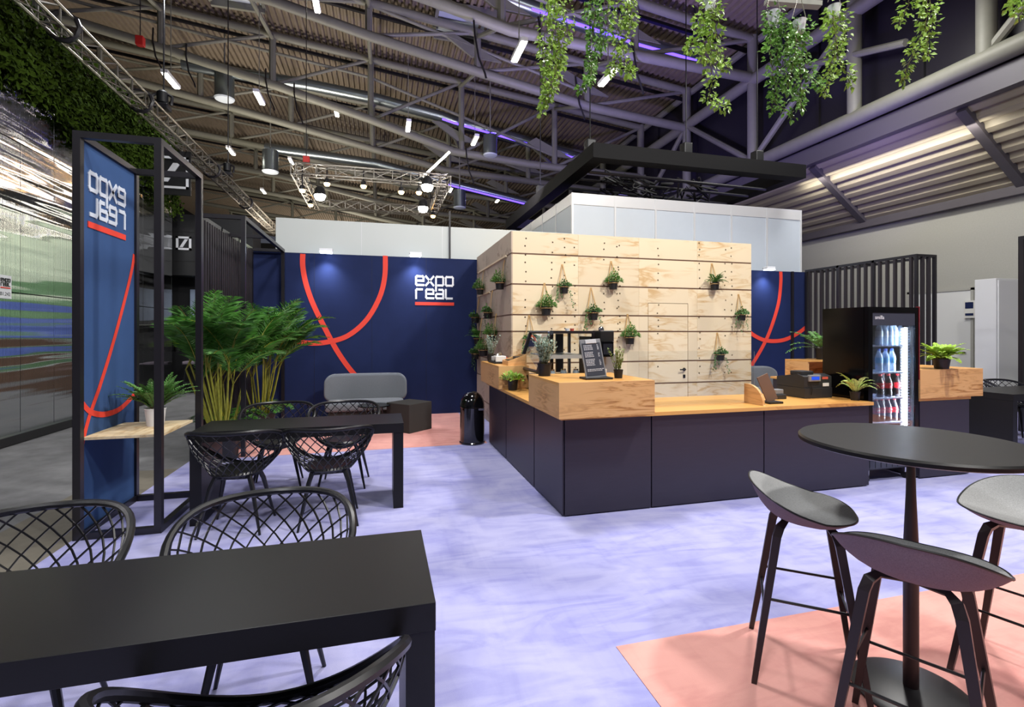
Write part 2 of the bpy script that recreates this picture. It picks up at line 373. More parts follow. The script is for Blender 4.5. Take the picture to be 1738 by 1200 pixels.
# soffit over the side aisle: corrugated sheet running in depth, sloping down to the right wall
def corrug(x0, z0, x1, z1, pitch, dep, y0, y1, frac=(0.0, 0.12, 0.5, 0.62)):
    mb = MB(); n = int((x1 - x0) / pitch); prof = []
    for i in range(n + 1):
        for k, f_ in enumerate(frac):
            x = x0 + (i + f_) * pitch; z = z0 + (z1 - z0) * (x - x0) / (x1 - x0); prof.append((x, z + (0 if k in (0, 3) else -dep)))
    k = len(prof); mb.add([(x, y0, z) for x, z in prof] + [(x, y1, z) for x, z in prof], [(i, i + 1, i + 1 + k, i + k) for i in range(k - 1)]); return mb
struct('ceiling', corrug(-22, 15.95, 12.5, 11.8, 0.24, 0.1, -4, 75.6), 'roof_sheet')
struct('ceiling', corrug(12.42, 6.62, 14.5, 5.0, 0.26, 0.13, -4, 45.6, (0, 0.1, 0.5, 0.6)), 'soffit')
m = MB()
for y in (4.6, 8.0, 11.9, 15.8, 19.7, 23.6, 27.5): m.bar((12.42, y, 6.48), (14.5, y, 4.86), 0.2, 0.16)
struct('trim_3', m, 'fascia')
struct('trim_4', MB().box(12.2, 12.44, -4, 45.6, 6.5, 6.98).box(14.3, 14.5, -4, 45.6, 4.76, 4.98), 'fascia')
m = MB().box(12.5, 12.56, -4, 45.6, 7.0, 12)
struct('wall_side', m, 'clerestory')
m = MB()
for y in (3.0, 5.9, 8.8, 11.7, 14.6, 17.5, 20.4, 23.3): m.box(12.42, 12.5, y, y + 0.09, 7.0, 11.8)
struct('trim_5', m, 'black_frame')
# skylight openings in the roof
for i, (x0, x1, y0, y1) in enumerate([(1.9, 4.0, 16.9, 18.6), (-6.0, -4.2, 19.2, 20.3)]):
    z = 11.0 if False else 15.95 - 4.15 * ((x0 + x1) / 2 + 22) / 34.5 - 0.14
    s = -4.15 / 34.5
    m = MB().bar((x0, y0, z - s * -1), (x1, y0, z + s), 0.12, 0.3).bar((x0, y1, z + s * -1 * -1), (x1, y1, z + s), 0.12, 0.3).bar((x0, y0, z), (x0, y1, z), 0.12, 0.3).bar((x1, y0, z), (x1, y1, z), 0.12, 0.3)
    fr = struct('window_%d' % (i + 1), m, 'steel_paint')
    struct('window_pane', MB().box(x0, x1, y0, y1, z - 0.02, z), 'octa_panel', fr)

# ================================================================== ROOF STEEL
def roofz(x): return 15.95 - 4.15 * (x + 22) / 34.5 - 0.1
def plerp(pl, x):
    if x <= pl[0][0]: return pl[0][1] + (pl[1][1] - pl[0][1]) / (pl[1][0] - pl[0][0]) * (x - pl[0][0])
    for (a, za), (b, zb) in zip(pl, pl[1:]):
        if x <= b: return za + (zb - za) * (x - a) / (b - a)
    return pl[-1][1]
TR = [(14.0, [(-14, 13.0), (-8, 12.6), (1.39, 10.89), (3.68, 10.4), (7.9, 10.25), (12.3, 10.1)], 'nearest of the roof trusses in view, crossing the top centre behind the hanging ivy'),
      (17.7, [(-14, 13.4), (-8, 12.9), (-3.48, 12.45), (-0.38, 11.75), (3.83, 10.95), (7.96, 10.25), (12.0, 9.9)], 'second roof truss from the front, above the violet lit duct'),
      (21.4, [(-14, 13.2), (-10.8, 12.85), (-7.9, 12.25), (-4.2, 11.4), (-0.38, 10.4), (3.06, 9.4), (6.5, 9.15), (12.3, 9.0)], 'long tubular roof truss running from the upper left corner down to the black canopy'),
      (25.6, [(-14, 13.4), (-6.4, 11.95), (-0.45, 10.7), (3.2, 9.95), (12.3, 9.5)], 'fourth roof truss from the front, seen above the left lighting truss'),
      (30.5, [(-16, 13.2), (-6.4, 12.0), (-0.45, 10.8), (3.2, 10.2), (12.3, 9.7)], 'fifth roof truss from the front, above the spotlit square truss'),
      (36.0, [(-16, 13.2), (-6.4, 12.0), (-0.45, 10.8), (3.2, 10.2), (12.3, 9.7)], 'sixth roof truss, far back above the grey panel wall'),
      (41.5, [(-16, 13.2), (-6.4, 12.0), (-0.45, 10.8), (3.2, 10.2), (12.3, 9.7)], 'seventh roof truss, deep in the hall'),
      (50, [(-16, 13.2), (-6.4, 12.0), (-0.45, 10.8), (3.2, 10.2), (12.3, 9.7)], 'eighth roof truss, near the end of the hall'),
      (60, [(-16, 13.2), (-6.4, 12.0), (-0.45, 10.8), (3.2, 10.2), (12.3, 9.7)], 'farthest roof truss at the end of the hall')]
NODES = [-15.8, -11.9, -8.0, -4.15, -0.4, 3.4, 7.7, 12.1]
for Y, pl, lab in TR:
    t = thing('roof_truss', (0, Y, 9), lab, 'truss', 'roof trusses')
    top = lambda x: roofz(x) - 0.35
    part('top_chord', MB().tube([(x, Y, top(x)) for x in (-16, 12.3)], 0.15, 10), 'steel_paint', t)
    part('bottom_chord', MB().tube([(x, Y, plerp(pl, x)) for x in [-16] + [p[0] for p in pl[1:]]], 0.17, 10), 'steel_paint', t)
    part('cable_tray', MB().box(-16, 12.2, Y + 0.3, Y + 0.42, 0, 0.1).xf(Matrix(((1, 0, 0, 0), (0, 1, 0, 0), (-4.15 / 34.5, 0, 1, roofz(0) - 0.55), (0, 0, 0, 1)))), 'black_frame', t)
    for x in NODES:
        if top(x) - plerp(pl, x) > 0.4:
            part('post', MB().tube([(x, Y, plerp(pl, x)), (x, Y, top(x))], 0.13, 8), 'steel_paint', t)
    for x, x2 in zip(NODES, NODES[1:]):
        part('diagonal', MB().tube([(x, Y, plerp(pl, x)), (x2, Y, top(x2))], 0.07, 8), 'steel_paint', t)
    part('tie_rod', MB().tube([(NODES[0], Y, top(NODES[0]) - 0.5), (NODES[4], Y, (top(NODES[4]) + plerp(pl, NODES[4])) / 2 + 0.5), (NODES[6], Y, plerp(pl, NODES[6]) + 0.5)], 0.06, 8), 'steel_paint', t)
    for x in NODES[5:7]:
        part('gusset', MB().prism([(x - 1.3, Y - 0.05, plerp(pl, x - 1.3) + 0.95), (x - 0.9, Y - 0.05, plerp(pl, x) + 1.25), (x + 0.9, Y - 0.05, plerp(pl, x) + 0.45), (x - 0.2, Y - 0.05, plerp(pl, x) + 0.5)], (0, 0.1, 0)), 'steel_paint', t)
for i, x in enumerate(NODES[2:7]):
    m = MB()
    for (Ya, pa, _), (Yb, pb, _) in zip(TR, TR[1:]):
        m.tube([(x, Ya, plerp(pa, x)), (x, Yb, roofz(x) - 0.5)], 0.08, 8)
    names = ['purlin brace line furthest left', 'purlin brace line over the left lighting truss', 'purlin brace line over the sofa corner', 'purlin brace line above the plywood cube', 'purlin brace line above the black canopy']
    single('roof_brace', m, 'steel_paint', 'grey tubular ' + names[i] + ', linking the trusses in depth', 'brace', 'roof braces')
t = thing('edge_girder', (12.2, 20, 7), 'grey tubular girder with columns and diagonals along the dark upper side wall', 'girder')
part('chord', MB().tube([(12.1, -3, 10.1), (12.1, 45, 9.9)], 0.2, 10), 'steel_paint', t)
part('chord', MB().tube([(12.1, -3, 7.2), (12.1, 45, 7.2)], 0.2, 10), 'steel_paint', t)
part('chord', MB().tube([(12.3, -3, 11.4), (12.3, 45, 11.4)], 0.13, 8), 'steel_paint', t)
for y in (7.35, 10.3, 14, 17.7, 21.4, 25.6): part('column', MB().tube([(12.1, y, 7.2), (12.1, y, 11.5)], 0.17, 10), 'steel_paint', t)
for y, y2 in ((7.35, 4.5), (14, 10.3), (14, 17.7), (21.4, 17.7)): part('diagonal', MB().tube([(12.1, y, 7.3), (12.1, y2, 10.0)], 0.1, 8), 'steel_paint', t)
for a, b in ((10.3, 7.35),): part('strut', MB().tube([(12.1, 14, 10.1), (12.0, 8.9, 8.4)], 0.09, 8), 'steel_paint', t)

# spiral ducts
def duct(pts, r, lab, glow=None):
    t = thing('spiral_duct', pts[0], lab, 'duct', 'ventilation ducts')
    mb = MB()
    P = [Vector(p) for p in pts]; path = []
    for a, b in zip(P, P[1:]):
        n = max(2, int((b - a).length / 0.16)); path += [a.lerp(b, i / n) for i in range(n)]
    path.append(P[-1]); rs = [r * (1.0 if i % 2 else 0.965) for i in range(len(path))]
    part('pipe', mb.tube(path, rs, 14), 'duct', t)
    if glow: part('glow_strip', MB().tube([p + Vector((0, -r * 0.72, -r * 0.72)) for p in P[glow[0]:glow[1] + 1]], 0.045, 6), 'violet_glow', t, 'violet glowing strip along the duct')  # glowing strip added to give the duct its violet light
Yd = 22.4
duct([at(u, v, y=Yd) for u, v in ((310, 108), (420, 128), (520, 143), (640, 168), (750, 198), (770, 205), (880, 236), (985, 268))], 0.24, 'silver spiral duct crossing the middle of the roof', (4, 7))
duct([at(u, v, y=15.2) for u, v in ((820, -18), (900, 12), (980, 38), (1080, 72), (1180, 100))], 0.24, 'silver spiral duct high above the hanging ivy', (1, 4))
duct([at(u, v, y=27.5) for u, v in ((450, 250), (640, 278), (760, 310), (900, 345))], 0.24, 'thin far duct with a violet strip above the square truss', (2, 3))
for u, v, y, s, lab in ((381, 147, 22.4, 0.36, 'large grey air outlet cylinder hanging under the duct at upper left'), (459, 274, 26, 0.36, 'small air outlet cylinder above the left end of the square truss'), (832, 247, 21, 0.3, 'air outlet cylinder under the violet stretch of duct'), (780, 338, 24, 0.3, 'far air outlet cylinder right of the square truss')):
    c = at(u, v, y=y)
    t = thing('air_outlet', c, lab, 'air outlet', 'air outlets')
    part('drum', MB().lathe([(s, -s * 1.4), (s, s * 1.4)], c, 20), 'duct', t)
    part('diffuser', MB().lathe([(s * 0.5, -s * 1.6), (s * 0.95, -s * 1.5), (s * 1.05, -s * 1.35)], c, 20), 'octa_panel', t)
    part('hanger', MB().tube([c + Vector((0, 0, s * 1.4)), (c.x, c.y, roofz(c.x))], 0.03, 6), 'steel_paint', t)
# hall luminaires
LAMPS = [(290, 137, 17, 'long lit hall lamp above the palm, left of the big air outlet'), (440, 167, 18.5, 'lit hall lamp right of the big air outlet'), (693, 215, 19.5, 'lit hall lamp under the middle of the silver duct'), (806, 239, 20, 'small lit hall lamp left of the violet duct stretch'),
         (881, 88, 12.2, 'bright hall lamp just left of the first ivy strand'), (1032, 132, 12.6, 'bright hall lamp between the second and third ivy strands'), (536, 4, 15.5, 'hall lamp at the very top left of centre'), (392, 257, 26, 'small far hall lamp beside the left lighting truss'),
         (447, 325, 34, 'tiny far hall lamp just over the panel wall at left'), (494, 274, 29, 'tiny hall lamp over the left corner of the square truss'), (285, 249, 27, 'tiny hall lamp seen through the banner frame'), (765, 322, 28, 'tiny hall lamp right of the square truss'), (845, 340, 30, 'tiny hall lamp far right above the plywood cube'), (571, 190, 23, 'tiny warm hall lamp near the roof in the middle')]
for u, v, y, lab in LAMPS:
    c = at(u, v, y=y); t = thing('hall_lamp', c, lab, 'hall lamp', 'hall lamps')
    part('housing', MB().box(c.x - 0.09, c.x + 0.09, c.y - 0.5, c.y + 0.5, c.z, c.z + 0.1), 'white', t)
    part('tube_light', MB().box(c.x - 0.07, c.x + 0.07, c.y - 0.46, c.y + 0.46, c.z - 0.03, c.z), 'lamp_glow', t)
    part('hanger', MB().bar((c.x, c.y, c.z + 0.1), (c.x, c.y, roofz(c.x)), 0.02), 'steel_paint', t)
# black cables dangling off the chords
cab = [(803, 62, 14, 'black cable loop hanging from the second chord near the top'), (452, 136, 21.4, 'black cable drop above the left lamp'), (262, 68, 21.4, 'black cable clamp at upper left'), (318, 95, 21.4, 'black cable hanging beside the first lamp'), (1172, 20, 14, 'black cable hanging off the chord left of the single ivy pot'), (1070, 95, 14, 'black cable bundle hanging behind the third ivy strand'), (912, 55, 14, 'black cable hanging behind the first ivy strand'), (790, 265, 21.4, 'black cable drop near the violet duct'), (975, 150, 17.7, 'black clamp cable on the long chord above the canopy'), (500, 160, 21.4, 'bundle of black rigging cables at centre left')]
for u, v, y, lab in cab:
    c = at(u, v, y=y)
    m = MB().tube([c + Vector((0, -0.1, 0.4)), c + Vector((0.02, -0.2, -0.1)), c + Vector((0.12, -0.22, -0.7)), c + Vector((0.3, -0.2, -1.1)), c + Vector((0.34, -0.2, -1.25))], 0.03, 6)
    single('rigging_cable', m, 'black_frame', lab, 'cable', 'rigging cables')

# lighting trusses of lattice aluminium
def lattice(t, a, b, s, step=0.5, r=0.024):
    a = Vector(a); b = Vector(b); L_ = (b - a).length; d = (b - a).normalized(); up = Vector((0, 0, 1)); sd = d.cross(up).normalized()
    c = [sd * i * s / 2 + up * j * s / 2 for i, j in ((-1, -1), (1, -1), (1, 1), (-1, 1))]
    for q in c: part('main_tube', MB().tube([a + q, b + q], r, 6), 'alu', t)
    m = MB(); n = max(2, int(L_ / step))
    for k in range(n):
        p = a + d * L_ * k / n; q = a + d * L_ * (k + 1) / n
        for i in range(4):
            j = (i + 1) % 4; m.tube([p + c[i], q + c[j]], r * 0.5, 4, cap=False); m.tube([p + c[i], p + c[j]], r * 0.5, 4, cap=False)
    part('lacing', m, 'alu', t)
t = thing('lighting_truss', (-3.7, 10, 5.2), 'long aluminium lattice truss running diagonally over the hedge wall at left', 'truss')
lattice(t, (-4.3, 6.0, 5.83), (-4.3, 23, 5.83), 0.25)
for y in (8.3, 10.6, 14.6, 18):
    part('clamp', MB().tube([(-4.3 + 0.2 * math.cos(a), y, 5.83 + 0.2 * math.sin(a)) for a in [i * PI / 5 for i in range(10)]], 0.035, 6, closed=True), 'black_frame', t)
for y, lab in ((11.3, 'black moving head lamp sitting on the left lattice truss'), (15.6, 'black moving head lamp farther along the left lattice truss')):
    t = thing('moving_head_lamp', (-4.18, y, 6.00), lab, 'stage lamp', 'lamps on the left lattice truss')
    part('base', MB().box(-4.33, -4.08, y - 0.12, y + 0.12, 5.98, 6.08, 0.02), 'black_frame', t)
    part('yoke', MB().tube([(-4.36, y, 6.08), (-4.38, y, 6.25), (-4.20, y, 6.35), (-4.03, y, 6.25), (-4.05, y, 6.08)], 0.03, 6), 'black_frame', t)
    part('head', MB().lathe([(0.05, -0.14), (0.1, -0.1), (0.1, 0.1), (0.06, 0.14)], (-4.20, y, 6.22), 14), 'device_dark', t)
    part('cable', MB().tube([(-4.18, y, 6.30), (-4.18, y, 11.0)], 0.015, 5), 'black_frame', t)
for u, v, h, lab in ((238, 70, 0.12, 'small red chain hoist hanging high at upper left'), (520, 272, 0.1, 'red chain hoist at the left corner of the square truss')):
    c = at(u, v, y=15); t = thing('chain_hoist', c, lab, 'hoist')
    part('motor', MB().box(c.x - 0.06 - h / 4, c.x + 0.06 + h / 4, c.y - 0.08, c.y + 0.08, c.z - h, c.z + h, 0.02), 'red_box', t)
    part('chain', MB().tube([c + Vector((0, 0, h)), (c.x, c.y, roofz(c.x))], 0.012, 5), 'black_frame', t)
# square truss with glowing spots
A = at(503, 287, y=15); ZT = A.z; B = at(757, 305, y=15); B.z = ZT
C_ = Vector((A.x, 18.9, ZT)); D_ = Vector((B.x, 18.9, ZT))
t = thing('square_lighting_truss', (A.x, 15, ZT), 'square of aluminium lattice trusses full of glowing spotlights in the distance', 'truss')
lattice(t, A, B, 0.29); lattice(t, C_, D_, 0.29); lattice(t, A, C_, 0.29); lattice(t, B, D_, 0.29)
part('led_rail', MB().bar(at(718, 300, y=15.6), at(763, 258, y=15.6), 0.06), 'lamp_glow', t)
SP = [(543, 331, 17.6, 1, 'leftmost of the three blazing white spots in the square truss'), (725, 315, 15.6, 1, 'upper right blazing white spot in the square truss'), (718, 352, 18.2, 1, 'lower right blazing white spot in the square truss'), (513, 322, 15.3, 0, 'warm spot at the left corner of the square truss'), (555, 311, 15.1, 0, 'warm spot under the front rail, left'), (617, 315, 15.1, 0, 'warm spot under the front rail, middle'), (681, 325, 15.3, 0, 'warm spot under the front rail, right of middle'), (711, 326, 15.8, 0, 'warm spot beside the upper right white spot'), (527, 347, 17.5, 0, 'warm spot on the left rail'), (735, 366, 18.4, 0, 'warm spot low on the right rail')]
for u, v, y, big, lab in SP:
    side = A.x if u in (543, 527) else B.x if u in (718, 735, 725) else None
    c = at(u, v, y=15) if side is None else at(u, v, z=ZT - 0.3)
    if side is not None and c.y > 18.8: c = at(u, v, y=18.8)
    r = 0.17 if big else 0.085; t = thing('truss_spotlight', c, lab, 'spotlight', 'spots in the square truss')
    part('can', MB().lathe([(r * 0.5, r * 1.5), (r * 0.8, r * 1.2), (r, 0)], c, 16), 'device_dark', t)
    part('lens', MB().lathe([(0.001, -r * 1.1), (r * 0.75, -r * 0.85), (r * 1.0, -r * .3), (r * 0.98, 0)], c, 16), 'lamp_bright' if big else 'lamp_warm', t)
    part('hook', MB().tube([(c.x, c.y, c.z + r * 1.5), (c.x if side is None else side, c.y, ZT + 0.1)], 0.02, 6), 'black_frame', t)
# ================================================================== STAND WALLS
def strokes(mb, segs, o, ux, uz, s, wd, nrm, dep=0.006):
    """thick strokes: o origin, ux/uz unit axes, s size, wd stroke width"""
    o = Vector(o); ux = Vector(ux); uz = Vector(uz); nrm = Vector(nrm)
    for pl in segs:
        for k in range(len(pl) - 1):
            a = Vector((pl[k][0], pl[k][1])); b = Vector((pl[k + 1][0], pl[k + 1][1])); d = (b - a).normalized(); n = Vector((-d.y, d.x)) * wd / 2
            ea = d * wd / 2 if True else 0
            q = [a - ea - n, b + ea - n, b + ea + n, a - ea + n]
            mb.prism([o + ux * p.x * s + uz * p.y * s for p in q], nrm * (dep + 0.0002 * k))
GL = {'e': [[(1, 0), (0.12, 0), (0, 0.12), (0, 0.88), (0.12, 1), (0.88, 1), (1, 0.88), (1, 0.5), (0.3, 0.5)]], 'x': [[(0, 0), (1, 1)], [(0, 1), (1, 0)]],
      'p': [[(0, -0.6), (0, 0.88), (0.12, 1), (0.88, 1), (1, 0.88), (1, 0.12), (0.88, 0), (0.3, 0)]], 'o': [[(0.12, 0), (0, 0.12), (0, 0.88), (0.12, 1), (0.88, 1), (1, 0.88), (1, 0.12), (0.88, 0), (0.12, 0)]],
      'r': [[(0, 0), (0, 0.88), (0.12, 1), (0.8, 1)]], 'a': [[(0.45, 1), (0.88, 1), (1, 0.88), (1, 0), (0.12, 0), (0, 0.12), (0, 0.38), (0.12, 0.5), (0.75, 0.5)]], 'L': [[(0, 1), (0, 0.12), (0.12, 0), (0.85, 0)]]}
def logo(parent, o, ux, nrm, W, m_text, m_bar, parentlab=None):
    """expo / real and a bar, fitted to width W; o = bottom-left of the bar"""
    uz = Vector((0, 0, 1)); ux = Vector(ux); s = W / 5.18; wd = 0.245; mb = MB(); o = Vector(o)
    gx = s * 0.13
    for i, ch in enumerate('expo'): strokes(mb, GL[ch], o + ux * (gx + i * s * 1.31) + uz * s * 2.68, ux * 0.96, uz * 1.15, s, wd, nrm)
    for i, ch in enumerate('reaL'): strokes(mb, GL[ch], o + ux * (gx + i * s * 1.31) + uz * s * 0.95, ux * 0.96, uz * 1.15, s, wd, nrm)
    part('logo_lettering', mb, m_text, parent, 'white square lettering reading expo real')
    mb = MB().prism([o, o + ux * W, o + ux * W + uz * s * 0.42, o + uz * s * 0.42], Vector(nrm) * 0.006)
    part('logo_bar', mb, m_bar, parent, 'red bar under the lettering')
def ribbon(mb, pts, wd, nrm, dep=0.004):
    nrm = Vector(nrm); P = [Vector(p) for p in pts]
    # catmull-rom refine
    Q = []
    for i in range(len(P) - 1):
        p0 = P[max(0, i - 1)]; p1 = P[i]; p2 = P[i + 1]; p3 = P[min(len(P) - 1, i + 2)]
        for k in range(6):
            t = k / 6; Q.append(0.5 * ((2 * p1) + (p2 - p0) * t + (2 * p0 - 5 * p1 + 4 * p2 - p3) * t * t + (3 * p1 - p0 - 3 * p2 + p3) * t ** 3))
    Q.append(P[-1]); vs = []
    for i, q in enumerate(Q):
        d = (Q[min(i + 1, len(Q) - 1)] - Q[max(i - 1, 0)]).normalized(); n = d.cross(nrm).normalized() * wd / 2; vs += [q - n + nrm * dep, q + n + nrm * dep]
    mb.add(vs, [(2 * i, 2 * i + 1, 2 * i + 3, 2 * i + 2) for i in range(len(Q) - 1)]); return mb
YB = 9.45
# blue wall behind the sofa
t = thing('blue_partition_wall', (0, YB, 0), 'navy blue partition with red arcs and expo real logo behind the grey sofa', 'partition wall')
part('panel', MB().box(-2.14, 1.82, YB, YB + 0.1, 0, 2.96), 'navy', t)
for x in (-1.15, -0.16, 0.83): part('panel_seam', MB().box(x, x + 0.004, YB - 0.0015, YB, 0, 2.96), 'device_dark', t)
m = MB()
ribbon(m, [at(u, v, y=YB) for u, v in ((514, 431), (514, 452), (519, 480), (531, 515), (553, 560), (575, 600), (603, 637), (640, 670), (690, 700))], 0.088, (0, -1, 0), 0.004)
ribbon(m, [at(u, v, y=YB) for u, v in ((440, 545), (462, 562), (488, 576), (520, 582), (553, 581), (590, 570), (622, 543), (644, 505), (653, 470), (654, 434))], 0.088, (0, -1, 0), 0.0055)
part('red_arc', m, 'red', t, 'two crossing red arcs')
logo(t, (0.625, YB - 0.001, 2.06), (1, 0, 0), (0, -1, 0), 0.735, 'white', 'red')
# blue wall right of the cube
t = thing('blue_partition_wall', (8, YB, 0), 'navy blue partition with crossing red arcs right of the plywood cube', 'partition wall')
part('panel', MB().box(5.9, 9.66, YB, YB + 0.1, 0, 2.96), 'navy', t)
part('corner_post', MB().box(9.22, 9.27, YB - 0.05, YB, 0, 2.96), 'black_frame', t)
m = MB()
ribbon(m, [at(u, v, y=YB) for u, v in ((1325, 461), (1325, 480), (1321, 515), (1309, 555), (1296, 585), (1278, 616), (1262, 640))], 0.088, (0, -1, 0), 0.004)
ribbon(m, [at(u, v, y=YB) for u, v in ((1262, 553), (1275, 566), (1293, 576), (1312, 579), (1333, 576), (1355, 565), (1370, 553))], 0.088, (0, -1, 0), 0.0055)
part('red_arc', m, 'red', t, 'two crossing red arcs')
# little wall spots
for x, lab in ((-0.93, 'small lit spot at the top of the blue wall above the red loop'), (0.62, 'small lit spot on the blue wall top next to the logo'), (8.45, 'small lit spot on the blue wall right of the plywood cube')):
    t = thing('wall_spotlight', (x, YB - 0.12, 2.97), lab, 'spotlight', 'spots on the blue walls')
    part('arm', MB().bar((x, YB, 3.0), (x, YB - 0.2, 3.0), 0.03, 0.03), 'alu', t)
    part('housing', MB().box(x - 0.11, x + 0.11, YB - 0.26, YB - 0.12, 2.965, 3.02, 0.01), 'white', t)
    part('lens', MB().box(x - 0.095, x + 0.095, YB - 0.265, YB - 0.125, 2.945, 2.966), 'led_white', t)
    spot((x, YB - 0.19, 2.93), (x, YB - 0.02, 1.6), 60, 110, 0.05, (0.78, 0.86, 1.0), 1.0)
# pale wall standing behind the blue one
t = thing('white_system_wall', (1, 9.6, 0), 'plain pale grey wall rising above the blue partition', 'partition wall')
part('panel', MB().box(-1.81, 3.86, 9.6, 9.7, 0, 3.6), 'panel_white', t)
for x in (-0.35, 1.15): part('seam', MB().box(x, x + 0.008, 9.597, 9.6, 0, 3.6), 'octa_profile', t)
single('mast', MB().box(1.28, 1.31, 9.56, 9.6, 2.96, 3.9), 'black_frame', 'thin black mast in front of the pale grey wall above the logo', 'mast')
# closed booth of white system panels
YO, ZO = 9.75, 4.5
t = thing('closed_booth', (6.9, YO, 0), 'tall closed booth of white system panels behind the plywood cube', 'booth')
X0 = at(972, 325, y=YO).x; W1 = 0.985
part('core', MB().box(X0 + 0.03, X0 + 6 * W1 - 0.03, YO + 0.05, YO + 6.0, 0, ZO - 0.02), 'dark_room', t)
for i in range(6):
    x = X0 + i * W1
    part('wall_panel', MB().box(x + 0.02, x + W1 - 0.02, YO + 0.02, YO + 0.04, 0.05, ZO - 0.04), 'octa_panel', t)
    part('fascia_strip', MB().box(x + 0.02, x + W1 - 0.02, YO + 0.005, YO + 0.035, ZO - 0.24, ZO), 'octa_profile', t)
for i in range(7):
    x = X0 + i * W1; part('profile', MB().box(x - 0.02, x + 0.02, YO, YO + 0.04, 0, ZO), 'octa_profile', t)
for i in range(6):
    y = YO + i * W1
    part('wall_panel', MB().box(X0, X0 + 0.02, y + 0.04, y + W1, 0.05, ZO - 0.04), 'octa_panel', t)
    part('fascia_strip', MB().box(X0 - 0.01, X0 + 0.015, y + 0.04, y + W1, ZO - 0.24, ZO), 'octa_profile', t)
    part('profile', MB().box(X0 - 0.02, X0 + 0.02, y + W1, y + W1 + 0.04, 0, ZO), 'octa_profile', t)
# black canopy frame overhead
zt = 5.36; c0 = at(1007, 241, z=zt); c1 = at(1370, 279, z=zt); yb = 16.0
t = thing('canopy_frame', (c0.x, c0.y, zt), 'big black square ceiling frame hanging over the closed booth', 'canopy frame')
Bh, Bw = 0.3, 0.3
part('beam', MB().box(c0.x, c1.x, c0.y, c0.y + Bw, zt - Bh, zt), 'canopy_black', t)
part('beam', MB().box(c0.x, c0.x + Bw, c0.y + Bw, yb, zt - Bh, zt), 'canopy_black', t)
part('beam', MB().box(c1.x - Bw, c1.x, c0.y + Bw, yb, zt - Bh, zt), 'canopy_black', t)
part('beam', MB().box(c0.x, c1.x, yb, yb + Bw, zt - Bh, zt), 'canopy_black', t)
for x, y in ((c0.x + 0.15, c0.y + 0.5), (c0.x + 0.15, 13), ((c0.x + c1.x) / 2 - 0.4, c0.y + 0.15), (c1.x - 1.2, c0.y + 0.15)):
    part('hoist', MB().box(x - 0.1, x + 0.1, y - 0.1, y + 0.1, zt, zt + 0.24, 0.03), 'device_dark', t)
    part('cable', MB().tube([(x, y, zt + 0.24), (x, y, 10.4)], 0.012, 5), 'device_dark', t)
m = MB()
for k in range(46):
    a = Vector((R(5.0, 7.8), c0.y + R(1.2, 2.0), zt - R(0.1, 0.5))); m.tube([a, a + Vector((R(-0.3, 0.3), R(-0.2, 0.2), R(-0.25, 0.05))), a + Vector((R(-0.5, 0.5), R(-0.2, 0.2), R(-0.1, 0.1)))], R(0.012, 0.035), 5)
single('cable_bundle', m, 'device_dark', 'tangle of black cables inside the hanging black frame', 'cable')
m = MB()
for dy in (0.9, 1.5, 2.3): m.tube([(c0.x + 0.3, c0.y + dy, zt - 0.32 + dy * 0.03), (c1.x - 0.3, c0.y + dy, zt - 0.34)], 0.035, 6)
single('crossbar', m, 'device_dark', 'black crossbars spanning the inside of the hanging frame', 'bar')

# ------------------------------------------------------------------ plywood cube
CX0, CX1, CY0, CY1, CZ = 1.824, 5.88, 6.83, 9.44, 3.0
SL = [0, 0.3, 0.745, 1.09, 1.55, 1.79, 2.23, 2.67, 3.0]
cube = thing('plywood_cube', (CX0, CY0, 0), 'pale plywood cube with plant slots and a flush door', 'kiosk')
part('core', MB().box(CX0 + 0.03, CX1 - 0.03, CY0 + 0.03, CY1, 0, CZ - 0.01), 'strap', cube)
m = MB(); DX0, DX1, DZ = 3.99, 4.69, 2.0
cols = [CX0, 2.83, 3.83, 4.86, CX1]
for a, b in zip(SL, SL[1:]):
    for c, d in zip(cols, cols[1:]):
        xa, xb = c + 0.001, d - 0.001
        z0 = a + (0.022 if a > 0 else 0); z1 = b - (0.0 if b < CZ else 0)
        if xa < DX1 and xb > DX0 and z0 < DZ - 0.05:
            if xa < DX0: m.box(xa, DX0 - 0.004, CY0, CY0 + 0.02, z0, z1)
            if xb > DX1: m.box(DX1 + 0.004, xb, CY0, CY0 + 0.02, z0, z1)
            if z1 > DZ + 0.05: m.box(DX0 - 0.004, DX1 + 0.004, CY0, CY0 + 0.02, DZ + 0.004, z1)
        else: m.box(xa, xb, CY0, CY0 + 0.02, z0, z1)
part('front_cladding', m, 'ply', cube)
m = MB()
for a, b in zip(SL, SL[1:]):
    z1 = min(b, DZ - 0.003)
    if a < DZ: m.box(DX0 + 0.004, DX1 - 0.004, CY0 + 0.001, CY0 + 0.02, a + (0.022 if a > 0 else 0.01), z1)
door = part('door_leaf', m, 'ply', cube)
m = MB().tube([(4.62, CY0, 0.965), (4.62, CY0 - 0.045, 0.965), (4.52, CY0 - 0.05, 0.965)], 0.011, 8)
part('handle', m, 'device_dark', door)
part('escutcheon', MB().lathe([(0.026, 0), (0.026, 0.01)], (0, 0, 0), 16).xf(Matrix.Translation((4.62, CY0, 0.965)) @ Matrix.Rotation(PI / 2, 4, 'X')).lathe([(0.0, 0), (0.0, 0)], (4.62, CY0, 0.9), 3).box(4.6, 4.64, CY0 - 0.012, CY0, 0.83, 0.885, 0.005), 'device_dark', door)
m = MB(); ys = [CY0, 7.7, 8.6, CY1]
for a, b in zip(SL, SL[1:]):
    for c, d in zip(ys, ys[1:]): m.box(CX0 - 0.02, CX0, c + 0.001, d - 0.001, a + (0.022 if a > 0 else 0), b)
part('side_cladding', m, 'ply_shaded', cube)
m = MB()
